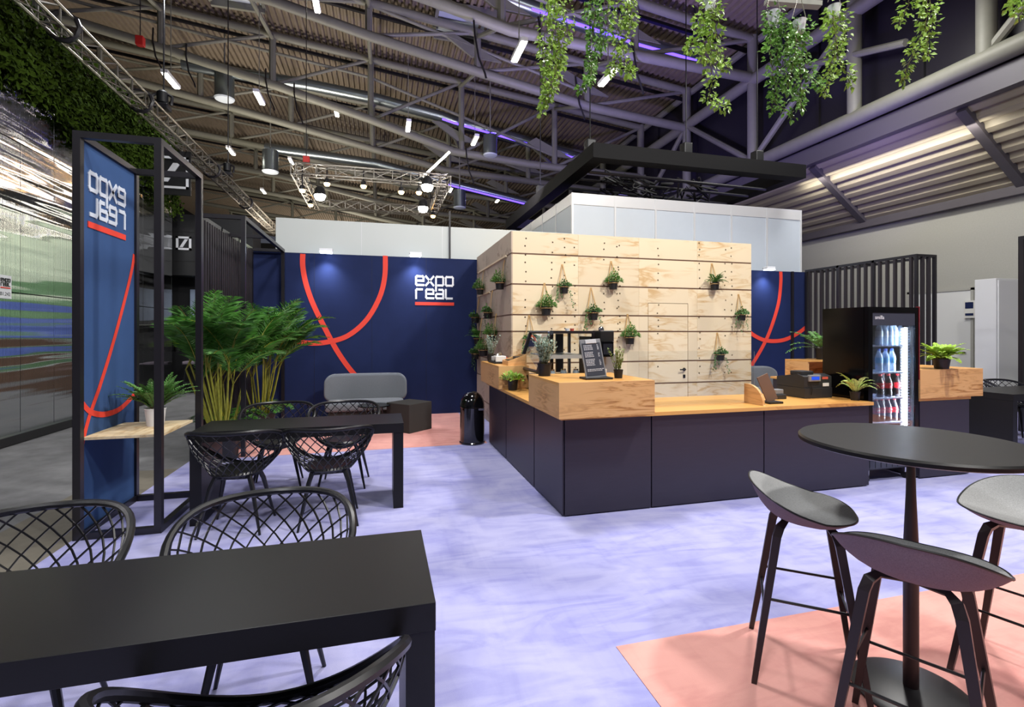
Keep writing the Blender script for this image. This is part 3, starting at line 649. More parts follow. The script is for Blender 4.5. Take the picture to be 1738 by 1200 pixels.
for z in SL[1:-1]:
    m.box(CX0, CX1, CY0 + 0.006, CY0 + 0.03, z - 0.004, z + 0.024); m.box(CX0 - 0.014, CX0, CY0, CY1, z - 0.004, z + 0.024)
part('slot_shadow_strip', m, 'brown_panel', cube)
part('slot_rail', MB().box(CX0 - 0.045, CX0 - 0.02, CY0 + 0.25, CY1 - 0.2, 2.665, 2.69).box(CX0 - 0.04, CX0 - 0.02, CY0 + 1.4, CY1 - 0.1, 2.225, 2.243), 'ply', cube)
m = MB()
for xc in (2.02, 2.42, 2.62, 2.78, 3.25, 3.47, 3.5, 4.16, 4.9, 5.38, 5.5):
    z = 0.9
    while z < 2.97:
        if random.random() < 0.78:
            x = xc + R(-0.012, 0.012); m.lathe([(0.0001, 0), (0.011, 0.0)], (0, 0, 0), 7).v[-14:]
            k = len(m.v) - 14
            for i in range(k, len(m.v)):
                q = m.v[i]; m.v[i] = Vector((x + q.x, CY0 - 0.0015, z + q.y))
        z += R(0.09, 0.16)
part('screw_heads', m, 'cork', cube, kind='stuff')
# ================================================================== LEFT SIDE
# mirror-finished wall with hedge on top
t = thing('mirror_clad_wall', (-5, 6, 0), 'tall wall of rippled mirror-finished metal sheets beside the dark grey aisle', 'wall')
part('backing', MB().box(-5.3, -5.04, -1, 14.0, 0, 6.1), 'dark_room', t)
y = -0.43
while y < 14:
    for z0, z1 in ((0.12, 2.1), (2.115, 4.25), (4.265, 6.05)):
        part('mirror_sheet', MB().box(-5.03, -5.0, y + 0.006, min(14, y + 0.752), z0, z1), 'mirror_sheet', t)
    part('seam_strip', MB().box(-5.035, -5.004, y - 0.006, y + 0.006, 0.12, 6.05), 'device_dark', t)
    y += 0.758
part('plinth', MB().box(-5.05, -4.9, -1, 14.02, 0, 0.12), 'black_metal', t)
m = MB()
for i in range(15000):
    y = R(5.5, 14.0); zb = 4.95 + 0.16 * math.sin(y * 1.7) + 0.1 * math.sin(y * 4.3) - (0.35 if y > 11.5 else 0) - 0.25 * R(0, 1) ** 3
    z = zb + (6.2 - zb) * R(0, 1); a = R(0, 6.28)
    m.leaf((-4.98 + R(0, 0.22), y, z), (R(-0.3, 1), math.cos(a), math.sin(a) - 0.4), (1, R(-.5, .5), R(-.5, .8)), R(0.07, 0.13), R(0.04, 0.07))
single('hedge', m, 'hedge', 'dark green leafy hedge crowning the mirror-finished wall', 'hedge', kind='stuff')
c = at(9, 487, x=-4.985)
t = thing('stand_sign', (c.x, c.y, c.z), 'small white stand number sign on the mirror-finished wall', 'sign')
part('plate', MB().box(-4.99, -4.98, c.y - 0.13, c.y + 0.11, c.z - 0.16, c.z + 0.16), 'white', t)
logo(t, (-4.979, c.y - 0.1, c.z - 0.02), (0, 1, 0), (1, 0, 0), 0.18, 'device_dark', 'red')
def textobj(parent, s, loc, rot, size, m, name='lettering'):
    cu = bpy.data.curves.new('lettering_curve', 'FONT'); cu.body = s; cu.size = size; cu.extrude = 0.001; cu.align_x = 'CENTER'
    tmp = bpy.data.objects.new('tmp', cu); COL.objects.link(tmp); bpy.context.view_layer.update()
    me = bpy.data.meshes.new_from_object(tmp.evaluated_get(bpy.context.evaluated_depsgraph_get())); bpy.data.objects.remove(tmp, do_unlink=True)
    me.materials.clear(); me.materials.append(MATS[m]); me.name = name
    o = bpy.data.objects.new(name, me); COL.objects.link(o); o.parent = parent
    off = Vector((0, 0, 0)); q = parent
    while q is not None: off += q.location; q = q.parent
    o.location = Vector(loc) - off; o.rotation_euler = rot; return o
textobj(t, 'B1.242', (-4.979, c.y - 0.01, c.z - 0.12), (PI / 2, 0, PI / 2), 0.07, 'device_dark')
# neighbouring stand whose bands show up in the mirror sheets
t = thing('neighbour_stand', (0, 14.6, 0), 'neighbouring stand front with cream, green and blue bands, mirrored in the metal sheets at left', 'stand')
for z0, z1, mt in ((2.7, 4.1, 'cream_panel'), (1.95, 2.7, 'olive_green'), (1.25, 1.95, 'blue_panel'), (0.95, 1.25, 'olive_green'), (0.9, 0.95, 'white'), (0.0, 0.9, 'brown_panel')):
    part('band_panel', MB().box(-2.68, 1.9, 14.5, 14.6, z0, z1), mt, t)
part('added_glow_bar', MB().box(-2.6, 1.4, 14.1, 14.15, 4.2, 4.22), 'lamp_glow', t)  # unseen glowing bar added for bright streaks in the mirror sheets
# black booth at the end of the mirror wall
t = thing('black_booth', (-4.6, 14.6, 0), 'black neighbouring booth with square emblem and shelves at the end of the aisle', 'booth')
part('back_wall', MB().box(-9, -3.25, 15.1, 15.2, 0, 4.6), 'booth_black', t)
part('canopy', MB().box(-9, -3.25, 14.3, 15.1, 3.0, 4.55), 'booth_black', t)
for z in (3.35, 3.7, 4.1): part('canopy_seam', MB().box(-9, -3.25, 14.29, 14.3, z, z + 0.015), 'dark_room', t)
part('counter', MB().box(-8, -3.3, 14.5, 14.9, 0, 1.05), 'booth_black', t)
part('shelf', MB().box(-8, -3.3, 14.7, 15.1, 1.72, 1.76), 'steel_paint', t)
part('picture_panel', MB().box(-4.95, -4.45, 15.05, 15.1, 1.85, 2.7), 'fridge_inside', t)
cc = at(312, 413, y=14.29); s = 0.2
def square_emblem(t, cc, s):
    m = MB().box(cc.x - s, cc.x + s, cc.y - 0.02, cc.y, cc.z - s, cc.z - s + 0.05).box(cc.x - s, cc.x + s, cc.y - 0.02, cc.y, cc.z + s - 0.05, cc.z + s).box(cc.x - s, cc.x - s + 0.05, cc.y - 0.02, cc.y, cc.z - s, cc.z + s).box(cc.x + s - 0.05, cc.x + s, cc.y - 0.02, cc.y, cc.z - s, cc.z + s)
    m.prism([(cc.x - s * 0.55, cc.y, cc.z - s * 0.6), (cc.x - s * 0.15, cc.y, cc.z - s * 0.6), (cc.x + s * 0.55, cc.y, cc.z + s * 0.6), (cc.x + s * 0.15, cc.y, cc.z + s * 0.6)], (0, -0.02, 0))
    part('square_emblem', m, 'white', t, 'white square outline with a slanted bar')
square_emblem(t, cc, 0.17)
cc = at(281, 292, x=-4.7)
t = thing('flag_sign', cc, 'square black flag sign with white slanted bar sticking out under the hedge', 'sign')
part('plate', MB().box(cc.x - 0.28, cc.x + 0.5, cc.y, cc.y + 0.06, cc.z - 0.5, cc.z + 0.5), 'booth_black', t); cc2 = cc + Vector((0.1, 0, 0)); square_emblem(t, cc2, 0.36)
for u, lab in ((300, 'left of two small green plants on the black booth counter'), (317, 'right of two small green plants on the black booth counter')):
    c = at(u, 588, y=14.6); m = MB()
    t = thing('potted_plant', (c.x, 14.65, 1.05), lab, 'plant', 'plants on the black booth counter')
    part('pot', MB().lathe([(0.07, 0), (0.09, 0.12)], (c.x, 14.65, 1.05), 12), 'pot_black', t)
    for i in range(90):
        a = R(0, 6.28); m.leaf((c.x + R(-.05, .05), 14.65 + R(-.05, .05), 1.15 + R(0, .12)), (math.cos(a), math.sin(a), R(.2, 1.2)), (0, 0, 1), R(.1, .18), .05)
    part('foliage', m, 'lime_leaf', t)
for x, lab in ((-4.6, 'dark bar stool at the black booth counter, left'), (-4.05, 'dark bar stool at the black booth counter, right')):
    t = thing('bar_stool', (x, 14.24, 0), lab, 'stool', 'stools at the black booth')
    part('seat', MB().box(x - 0.2, x + 0.2, 14.04, 14.44, 0.74, 0.82, 0.03), 'stool_shell', t)
    for i in (-1, 1):
        for j in (-1, 1): part('leg', MB().tube([(x + i * .13, 14.24 + j * .13, .75), (x + i * .2, 14.24 + j * .2, 0)], .014, 6), 'chair_black', t)
    part('footrest', MB().tube([(x - .17, 14.07, .28), (x + .17, 14.07, .28), (x + .17, 14.41, .28), (x - .17, 14.41, .28)], .01, 6, closed=True), 'chair_black', t)

# banner frame with shelf
FX0, FX1, FY0, FY1, FZ = -2.185, -1.66, 4.40, 5.28, 3.05
s = 0.05
t = thing('display_stand', (FX0, FY0, 0), 'open black metal box frame holding the blue banner and plywood shelf', 'display frame')
for x, y in ((FX0, FY0), (FX1, FY0), (FX1, FY1), (FX0, FY1)):
    part('post', MB().box(x - s / 2, x + s / 2, y - s / 2, y + s / 2, 0, FZ), 'black_frame', t)
for z in (0.025, FZ - 0.025):
    for y in (FY0, FY1): part('rail', MB().box(FX0 + s / 2, FX1 - s / 2, y - s / 2, y + s / 2, z - s / 2, z + s / 2), 'black_frame', t)
    for x in (FX0, FX1): part('rail', MB().box(x - s / 2, x + s / 2, FY0 + s / 2, FY1 - s / 2, z - s / 2, z + s / 2), 'black_frame', t)
part('shelf', MB().box(FX0 - 0.01, FX1 + 0.01, FY0 + 0.03, FY1 - 0.2, 0.735, 0.755), 'ply_shelf', t, 'pale plywood shelf')
bx = FX0 + 0.005
t = thing('banner', (FX0, FY0, 0), 'blue fabric banner with mirrored lettering stretched in the black frame', 'banner')
part('cloth', MB().box(bx - 0.006, bx, FY0 + s / 2, FY1 - s / 2, 0.05, FZ - 0.05), 'banner_blue', t)
logo(t, (bx, 5.09, 2.36), (0, -1, 0), (1, 0, 0), 0.58, 'banner_white', 'red')
m = MB()
ribbon(m, [(bx, 4.42, 0.66), (bx, 4.52, 0.88), (bx, 4.68, 1.12), (bx, 4.86, 1.42), (bx, 5.05, 1.78), (bx, 5.2, 2.1), (bx, 5.25, 2.26)], 0.045, (1, 0, 0), 0.003)
ribbon(m, [(bx, 4.43, 1.02), (bx, 4.55, 0.93), (bx, 4.75, 0.88), (bx, 5.0, 0.89), (bx, 5.25, 0.98)], 0.045, (1, 0, 0), 0.004)
part('red_arc', m, 'red', t, 'two crossing red arcs')
# slat screen left
def slat_screen(loc, lab, x_s, x_f, y0, y1, post_y, pitch=0.095):
    t = thing('slat_screen', loc, lab, 'slat screen', None); s = 0.05; H = 3.0
    for y in post_y: part('post', MB().box(x_s - s / 2, x_s + s / 2, y - s / 2, y + s / 2, 0, H), 'black_frame', t)
    for y in (y0, y1): part('post', MB().box(x_f - s / 2, x_f + s / 2, y - s / 2, y + s / 2, 0, H), 'black_frame', t)
    for x in (x_s, x_f): part('top_rail', MB().box(x - s / 2, x + s / 2, y0 + s / 2, y1 - s / 2, H - s, H), 'black_frame', t)
    part('bottom_rail', MB().box(x_s - s / 2, x_s + s / 2, y0 + s / 2, y1 - s / 2, 0, s), 'black_frame', t)
    for y in (y0, (y0 + y1) / 2, y1): part('cross_rail', MB().box(min(x_s, x_f) + s / 2, max(x_s, x_f) - s / 2, y - s / 2, y + s / 2, H - s, H), 'black_frame', t)
    y = y0 + 0.09
    while y < y1 - 0.05:
        part('slat', MB().box(x_s - 0.03, x_s + 0.03, y - 0.02, y + 0.02, s, H - s), 'dark_slat', t); y += pitch
    return t
slat_screen((-2.15, 6.8, 0), 'dark vertical slat screen standing behind the palms at left', -2.15, -1.65, 6.8, 9.37, (6.8, 7.65, 8.5, 9.37))
slat_screen((9.6, 6.93, 0), 'dark vertical slat screen behind the glass door fridge', 9.6, 10.05, 6.93, 9.37, (6.93, 7.75, 8.55, 9.37), 0.15)
t = [o for o in COL.objects if o.name.startswith('slat_screen') and o.parent is None][-1]
for k in (1, 2): part('slat', MB().box(9.6 + k * 0.15 - 0.02, 9.6 + k * 0.15 + 0.02, 6.9, 6.96, 0.05, 2.95), 'dark_slat', t)
t = thing('display_stand', (9.7, 5.4, 0), 'black metal frame cut off by the right picture edge above the dark table', 'display frame')
for x in (9.69, 10.6):
    for y in (5.42, 4.72): part('post', MB().box(x - .03, x + .03, y - .03, y + .03, 0, 3.05), 'black_frame', t)
for y in (5.42, 4.72): part('rail', MB().box(9.72, 10.57, y - .03, y + .03, 2.99, 3.05), 'black_frame', t)
part('rail', MB().box(9.66, 9.72, 4.75, 5.39, 2.99, 3.05), 'black_frame', t)
part('rail', MB().box(10.57, 10.63, 4.75, 5.39, 2.99, 3.05), 'black_frame', t)
# white cabinets on the right
t = thing('white_cabinet', (13, 7.8, 0), 'tall white cabinet block standing before the grey hall wall at right', 'cabinet')
part('body', MB().box(12.85, 14.3, 7.63, 8.03, 0, 2.72, 0.01), 'door_white', t)
part('door', MB().box(12.9, 14.25, 7.61, 7.63, 0.05, 2.68), 'door_white', t)
part('hook', MB().tube([(14.0, 7.8, 2.72), (14.0, 7.8, 2.8), (14.45, 7.7, 2.9)], 0.015, 6), 'black_frame', t)
c = at(1646, 525, x=14.40)
m = MB().box(14.38, 14.435, c.y - 0.12, c.y + 0.12, c.z - 0.22, c.z + 0.22)
t = thing('door_notice', (14.4, c.y, c.z), 'small white and blue notice on the white hall door', 'sign')
part('sheet', m, 'paper', t)
part('print', MB().box(14.376, 14.38, c.y - 0.09, c.y + 0.09, c.z + 0.02, c.z + 0.18).box(14.376, 14.38, c.y - 0.09, c.y + 0.09, c.z - 0.16, c.z - 0.1), 'navy', t)

# ================================================================== FURNITURE
def parsons(loc, L_, D_, H, lab, m='table_black'):
    t = thing('table', loc, lab, 'table', 'black slab tables'); x, y, _ = loc; th = 0.085
    part('tabletop', MB().box(x, x + L_, y, y + D_, H - th, H, 0.003), m, t)
    for a in (x + 0.002, x + L_ - th - 0.002): part('side_panel', MB().box(a, a + th, y + 0.004, y + D_ - 0.004, 0, H - th, 0.003), m, t)
    return t
parsons((-1.52, 1.473, 0), 1.678, 0.557, 0.75, 'black slab table nearest the camera at lower left')
parsons((-1.475, 4.46, 0), 1.67, 0.545, 0.75, 'black slab table in front of the palms, with four chairs')
parsons((7.75, 4.42, 0), 1.85, 0.7, 0.76, 'black slab table at the right edge beyond the oak box')

def make_chair(loc, rz, lab):
    t = thing('wire_armchair', loc, lab, 'chair', 'black lattice armchairs', rz)
    RX, RY, RS, ZS = 0.345, 0.305, 0.17, 0.43
    def rim(a):   # a=0 at the back (-y)
        z = 0.67 + 0.18 * math.cos(a) - 0.05 * math.cos(2 * a)
        return Vector((RX * math.sin(a), -RY * math.cos(a) * (1.05 if math.cos(a) > 0 else 0.95), z))
    n = 48
    part('rim', MB().tube([rim(2 * PI * i / n) for i in range(n)], 0.016, 8, closed=True), 'chair_black', t, world=False)
    def surf(a, s):
        r = rim(a); c = Vector((RS * math.sin(a), -RS * math.cos(a), ZS)); k = 1 - s ** 1.7
        return Vector((c.x + (r.x - c.x) * k, c.y + (r.y - c.y) * k, r.z + (c.z - r.z) * s))
    m = MB(); N = 23
    for i in range(N):
        for sg in (-1, 1):
            a0 = 2 * PI * i / N; m.tube([surf(a0 + sg * s_ / 8 * 1.15, s_ / 8) for s_ in range(9)], 0.0047, 4, cap=False)
    part('lattice', m, 'chair_black', t, world=False)
    part('seat', MB().lathe([(0.0, 0.425), (0.12, 0.425), (0.185, 0.44), (0.2, 0.455), (0.185, 0.468), (0.1, 0.458), (0.0, 0.455)], n=28), 'chair_black', t, world=False)
    for i in (-1, 1):
        for j in (-1, 1):
            part('leg', MB().tube([(i * .12, j * .11, .435), (i * .15, j * .14, .35), (i * .222, j * .205, 0)], [0.019, 0.018, 0.009], 8), 'chair_black', t, world=False)
    part('under_frame', MB().tube([(-.12, -.11, .42), (.12, -.11, .42), (.12, .11, .42), (-.12, .11, .42)], 0.012, 6, closed=True), 'chair_black', t, world=False)
    return t
ch = make_chair((-1.1, 4.36, 0), math.radians(-4), 'black lattice armchair on the near side of the palm table, left')
CH = [((-0.41, 4.33, 0), 3, 'black lattice armchair on the near side of the palm table, right'),
      ((-1.0, 5.42, 0), 186, 'black lattice armchair on the far side of the palm table, left'),
      ((-0.36, 5.32, 0), 176, 'black lattice armchair on the far side of the palm table, right'),
      ((-0.46, 2.22, 0), 184, 'black lattice armchair behind the nearest table, in front of the palm table'),
      ((-1.32, 2.26, 0), 190, 'black lattice armchair behind the nearest table, at the left edge by the banner'),
      ((-0.28, 1.345, 0), 2, 'black lattice armchair cut off by the bottom edge, nearest the camera'),
      ((8.55, 5.35, 0), 176, 'left of two lattice armchairs behind the table at the right edge'),
      ((9.3, 5.3, 0), 185, 'right of two lattice armchairs behind the table at the right edge')]
for l, a, lab in CH: dup(ch, l, math.radians(a), 1, lab)

# round bar table
BX, BY = 2.2, 1.61
t = thing('bar_table', (BX, BY, 0), 'tall round black pedestal bar table with grey stools around it', 'table')
part('tabletop', MB().lathe([(0.0, 1.058), (0.405, 1.058), (0.42, 1.064), (0.42, 1.078), (0.412, 1.086), (0.0, 1.086)], (BX, BY, 0), 96), 'table_black', t)
part('column', MB().lathe([(0.0, 0.03), (0.028, 0.03), (0.028, 0.35), (0.028, 0.62), (0.018, 0.86), (0.015, 1.0), (0.06, 1.05), (0.06, 1.058)], (BX, BY, 0), 24), 'stool_leg', t)
part('base', MB().lathe([(0.0, 0.003), (0.22, 0.003), (0.22, 0.012), (0.2, 0.02), (0.04, 0.034), (0.0, 0.034)], (BX, BY, 0), 48), 'black_metal', t)

def make_stool(loc, rz, lab):
    """local +y = front (towards the table), -y = raised back"""
    t = thing('bar_stool', loc, lab, 'stool', 'grey upholstered bar stools', rz)
    def rimp(a):
        c, s_ = math.cos(a), math.sin(a); x = 0.245 * math.copysign(abs(s_) ** 0.85, s_); y = -0.2 * math.copysign(abs(c) ** 0.85, c)
        back = max(0, (c + 0.25) / 1.25); z = 0.735 + 0.125 * back ** 1.3 + 0.012 * abs(s_)
        y -= 0.03 * back
        return Vector((x, y, z))
    n = 56; NR = 9
    def shell(fn, flip):
        vs = [fn(0, 0)]; fs = []
        for k in range(1, NR + 1):
            for i in range(n): vs.append(fn(2 * PI * i / n, k / NR))
        for i in range(n):
            j = (i + 1) % n; fs.append((0, 1 + i, 1 + j) if not flip else (0, 1 + j, 1 + i))
            for k in range(NR - 1):
                a, b, c, d = 1 + k * n + i, 1 + k * n + j, 1 + (k + 1) * n + j, 1 + (k + 1) * n + i
                fs.append((a, d, c, b) if not flip else (a, b, c, d))
        return vs, fs
    def top(a, r):
        p = rimp(a); z = 0.735 + (p.z - 0.735) * r ** 2.4 - 0.018 * (1 - r * r); return Vector((p.x * r * 0.985, (p.y + 0.0) * r * 0.985, z + 0.012 * math.sqrt(max(0, 1 - r ** 6))))
    def bot(a, r):
        p = rimp(a); k = r ** 0.85; z = 0.69 + (p.z - 0.69) * r ** 3.2; return Vector((p.x * k, p.y * k, z - 0.004))
    part('cushion', MB().add(*shell(top, False), True), 'stool_fabric', t, world=False)
    part('seat_shell', MB().add(*shell(bot, True), True), 'stool_shell', t, 'mauve grey outer shell', world=False)
    part('piping', MB().tube([rimp(2 * PI * i / n) + Vector((0, 0, -0.002)) for i in range(n)], 0.0045, 6, closed=True), 'device_dark', t, 'black piping', world=False)
    F = {}
    for i in (-1, 1):
        for j in (-1, 1):
            foot = Vector((i * 0.222, j * 0.215, 0)); tp = Vector((i * 0.13, j * 0.12, 0.63))
            F[(i, j)] = (foot, tp)
            part('leg', MB().tube([foot, foot.lerp(tp, 0.5), tp, Vector((i * 0.118, j * 0.108, 0.668)), Vector((i * 0.09, j * 0.085, 0.69)), Vector((i * 0.0, j * 0.075, 0.695))], [0.015, 0.02, 0.024, 0.024, 0.018, 0.014], 4), 'stool_leg', t, world=False)
    def on(k, z): f, p = F[k]; return f.lerp(p, z / 0.63)
    for i in (-1, 1): part('footrest', MB().tube([on((i, -1), 0.36), on((i, 1), 0.36)], 0.006, 6), 'black_metal', t, world=False)
    for j in (-1, 1): part('footrest', MB().tube([on((-1, j), 0.30), on((1, j), 0.30)], 0.006, 6), 'black_metal', t, world=False)
    return t
def face(dx, dy): return math.atan2(dy, dx) - PI / 2
st = make_stool((1.90, 1.87, 0), face(.77, -.63), 'grey upholstered bar stool left of the bar table')
dup(st, (1.84, 1.33, 0), face(.87, .49), 1, 'grey upholstered bar stool in front of the bar table, its back to the camera')
dup(st, (2.80, 1.53, 0), face(-.95, -.3), 1, 'grey upholstered bar stool cut off by the right edge')

# sofa, armchair, pouf, low table, bin
def shell_seat(loc, W, lab, cat, name, scale=1.0, rz=0):
    t = thing(name, loc, lab, cat, None, rz); hw = W / 2
    def prof_back(x0, x1, z0, z1, y, th):
        bm = bmesh.new(); bmesh.ops.create_cube(bm, size=1)
        for q in bm.verts: q.co = Vector(((x0 + x1) / 2 + q.co.x * (x1 - x0), y + q.co.y * th, (z0 + z1) / 2 + q.co.z * (z1 - z0)))
        vert = [e for e in bm.edges if abs((e.verts[0].co - e.verts[1].co).normalized().y) > .9]
        bmesh.ops.bevel(bm, geom=vert, offset=0.15, segments=8, affect='EDGES', profile=0.5)
        ed = [e for e in bm.edges if abs((e.verts[0].co - e.verts[1].co).normalized().y) < .3]
        bmesh.ops.bevel(bm, geom=ed, offset=0.045, segments=4, affect='EDGES', profile=0.5)
        bmesh.ops.subdivide_edges(bm, edges=[e for e in bm.edges if e.calc_length() > 0.3], cuts=6, use_grid_fill=True)
        bm.verts.index_update(); mb = MB().add([q.co.copy() for q in bm.verts], [[q.index for q in f.verts] for f in bm.faces], True); bm.free(); return mb
    b = prof_back(-hw, hw, 0.36, 0.83, 0.33, 0.16)
    for q in b.v: q.y += -0.55 * max(0, abs(q.x) / hw - 0.62) ** 1.2 - 0.05 + (q.z - 0.4) * 0.22 * 0.5; 
    part('backrest', b, 'sofa_grey', t, world=False)
    part('seat', MB().box(-hw + 0.06, hw - 0.06, -0.38, 0.2, 0.27, 0.41, 0.06), 'sofa_grey', t, world=False)
    part('base_shell', MB().box(-hw + 0.1, hw - 0.1, -0.3, 0.36, 0.19, 0.28, 0.03), 'pouf_grey', t, world=False)
    for i in (-1, 1):
        for j in (-1, 1): part('leg', MB().tube([(i * (hw - .2), j * .2, .2), (i * (hw - .14), j * .26, 0)], [.018, .01], 8), 'chair_black', t, world=False)
    return t
shell_seat((-0.24, 8.72, 0), 1.36, 'rounded dark grey two-seat sofa against the blue wall', 'sofa', 'sofa')
shell_seat((7.55, 8.5, 0), 1.0, 'grey upholstered armchair behind the counter right of the plywood cube', 'armchair', 'armchair', rz=0)
m = MB().box(-.25, .25, -.25, .25, 0.0, .44, 0.012)
o = bpy.data.objects.new('pouf', mesh('pouf', m, 'pouf_grey')); COL.objects.link(o); o.location = (0.44, 8.02, 0.004); o.rotation_euler = (0, 0, math.radians(42)); setp(o, 'dark grey cube pouf beside the sofa on the pink carpet', 'pouf')
t = thing('side_table', (-0.1, 7.95, 0), 'low round black side table in front of the grey sofa', 'table')
part('tabletop', MB().lathe([(0, .405), (.24, .405), (.25, .415), (.24, .425), (0, .425)], (-0.1, 7.95, 0), 40), 'gloss_black', t)
for k in range(3):
    a = k * 2.09 + .4; part('leg', MB().tube([(-.1 + .12 * math.cos(a), 7.95 + .12 * math.sin(a), .405), (-.1 + .2 * math.cos(a), 7.95 + .2 * math.sin(a), 0.004)], .012, 8), 'chair_black', t)
t = thing('waste_bin', (1.24, 6.84, 0), 'glossy black push-flap waste bin with domed top beside the counter', 'bin')
part('body', MB().lathe([(0.0, 0), (.178, 0), (.18, .02), (.17, .03), (.17, .5), (.176, .505), (.17, .515)], (1.24, 6.84, 0), 48), 'bin_black', t)
part('dome', MB().lathe([(.172, .515), (.17, .56), (.155, .62), (.125, .67), (.08, .705), (.03, .72), (0, .722)], (1.24, 6.84, 0), 48), 'bin_black', t)
part('flap_handle', MB().box(1.3, 1.38, 6.68, 6.7, .475, .5, .004), 'chrome', t)
part('badge', MB().lathe([(0, 0), (.012, 0)], (0, 0, 0), 12).xf(Matrix.Translation((1.1, 6.735, .49)) @ Matrix.Rotation(PI / 2, 4, 'X') ), 'red', t)
# ================================================================== COUNTER
C = 'counter_black'
def cab(x0, x1, y0, y1, lab, face_='y'):
    t = thing('counter_unit', (x0, y0, 0), lab, 'counter', 'black counter units')
    part('body', MB().box(x0 + .004, x1 - .004, y0 + .004, y1, .02, .815), C, t)
    if face_ == 'y': part('front_panel', MB().box(x0 + .003, x1 - .003, y0 - .014, y0 + .002, .012, .82, .002), C, t)
    else: part('front_panel', MB().box(x0 - .014, x0 + .002, y0 + .003, y1 - .003, .012, .82, .002), C, t)
    for a in (x0 + .15, x1 - .15): part('foot', MB().lathe([(.018, 0), (.018, .02)], (a, y0 + .06, 0), 10), 'chrome', t)
    return t
YC = 3.9
t = cab(1.489, 2.3, YC, 4.68, 'black counter unit at the outer corner under the big oak box')
part('side_panel', MB().box(1.474, 1.488, YC, 4.678, .012, .82, .002), C, t)
cab(2.305, 3.485, YC, 4.68, 'middle black counter unit facing the camera')
cab(3.49, 4.755, YC, 4.68, 'black counter unit under the cash register next to the fridge')
cab(1.489, 2.65, 4.7, 5.82, 'black counter unit in the left wing just behind the corner unit', 'x')
cab(1.489, 2.65, 5.84, 6.8, 'black counter unit at the far end of the left wing by the waste bin', 'x')
cab(5.5, 6.22, 3.95, 4.68, 'black counter unit right of the fridge')
cab(6.0, 7.4, 5.9, 6.5, 'rear black counter unit behind the fridge carrying an oak crate')
single('worktop', MB().prism([(1.44, 3.845, .82), (4.765, 3.845, .82), (4.765, 4.7, .82), (2.66, 4.7, .82), (2.66, 6.81, .82), (1.44, 6.81, .82)], (0, 0, .032)), 'oak_top', 'L-shaped oak worktop lying on the black counter units', 'worktop')
single('worktop', MB().box(5.5, 6.25, 3.94, 4.7, .82, .85), 'oak_top', 'short oak worktop right of the fridge', 'worktop')
single('worktop', MB().box(5.98, 7.42, 5.87, 6.53, .82, .85), 'oak_top', 'rear oak worktop behind the fridge', 'worktop')
def oakbox(x0, x1, y0, y1, z0, z1, lab, open_=False):
    t = thing('oak_box', (x0, y0, z0), lab, 'box', 'oak display boxes'); th = .022
    part('side', MB().box(x0, x0 + th, y0 + th, y1 - th, z0, z1 - th), 'oak', t); part('side', MB().box(x1 - th, x1, y0 + th, y1 - th, z0, z1 - th), 'oak', t)
    if not open_: part('front', MB().box(x0, x1, y0, y0 + th, z0, (z0 + z1) / 2).box(x0, x1, y0, y0 + th, (z0 + z1) / 2, z1), 'oak', t)
    else: part('floor_board', MB().box(x0 + th, x1 - th, y0, y1 - th, z0, z0 + th), 'oak', t)
    part('back', MB().box(x0, x1, y1 - th, y1, z0, z1 - th), 'oak', t)
    part('top', MB().box(x0, x1, y0 if open_ else y0 + th, y1, z1 - th, z1), 'oak_top', t)
    return t
oakbox(1.378, 2.235, 3.72, 4.56, .853, 1.145, 'big oak box overhanging the counter corner, carrying the menu board')
oakbox(1.395, 1.78, 5.88, 7.0, .853, 1.135, 'oak box at the far end of the left counter wing')
oakbox(5.487, 6.40, 3.92, 4.55, .851, 1.153, 'oak box right of the fridge with a lime green fern on top')
oakbox(6.14, 6.95, 5.95, 6.4, .851, 1.13, 'open oak crate behind the fridge with a fern on top', True)
# glass display case
P = [(1.787, .856), (1.72, 1.10), (1.87, 1.55), (2.40, 1.55), (2.40, .856)]
ya, yb_ = 5.33, 6.1
t = thing('display_case', (1.79, ya, .853), 'black framed slanted glass pastry display case on the left counter wing', 'display case')
for y in (ya, yb_):
    part('frame', MB().tube([(x, y, z) for x, z in P], .028, 4, closed=True), 'black_frame', t)
for x, z in P[:4]: part('edge_bar', MB().tube([(x, ya, z), (x, yb_, z)], .02, 6), 'black_frame', t)
part('base', MB().prism([(1.80, ya + .02, .856), (1.745, ya + .02, 1.02), (2.39, ya + .02, 1.02), (2.39, ya + .02, .856)], (0, yb_ - ya - .04, 0)), 'device_dark', t)
part('top_cover', MB().box(1.88, 2.4, ya, yb_, 1.535, 1.56), 'device_dark', t)
part('front_glass', MB().add([(1.728, ya + .02, 1.11), (1.728, yb_ - .02, 1.11), (1.862, yb_ - .02, 1.53), (1.862, ya + .02, 1.53)], [(0, 1, 2, 3)]), 'glass_case', t)
part('end_glass', MB().add([(1.74, ya, 1.03), (1.74, ya, 1.11), (1.875, ya, 1.53), (2.38, ya, 1.53), (2.38, ya, 1.03)], [(4, 3, 2, 1, 0)]), 'glass_case', t)
part('glass_shelf', MB().box(1.85, 2.36, ya + .04, yb_ - .04, 1.27, 1.285), 'octa_profile', t)
part('rear_door', MB().box(2.37, 2.39, ya + .03, ya + .36, 1.04, 1.5), 'black_frame', t)
part('divider', MB().box(2.12, 2.16, yb_ - .06, yb_ - .02, 1.03, 1.53).box(2.2, 2.3, yb_ - .05, yb_ - .02, 1.03, 1.53), 'black_frame', t)
part('hinge', MB().tube([(1.87, ya - .03, 1.545), (1.87, ya + .02, 1.545)], .026, 12), 'chrome', t)
part('label_strip', MB().box(1.83, 2.36, ya + .03, ya + .035, 1.245, 1.285), 'octa_profile', t)
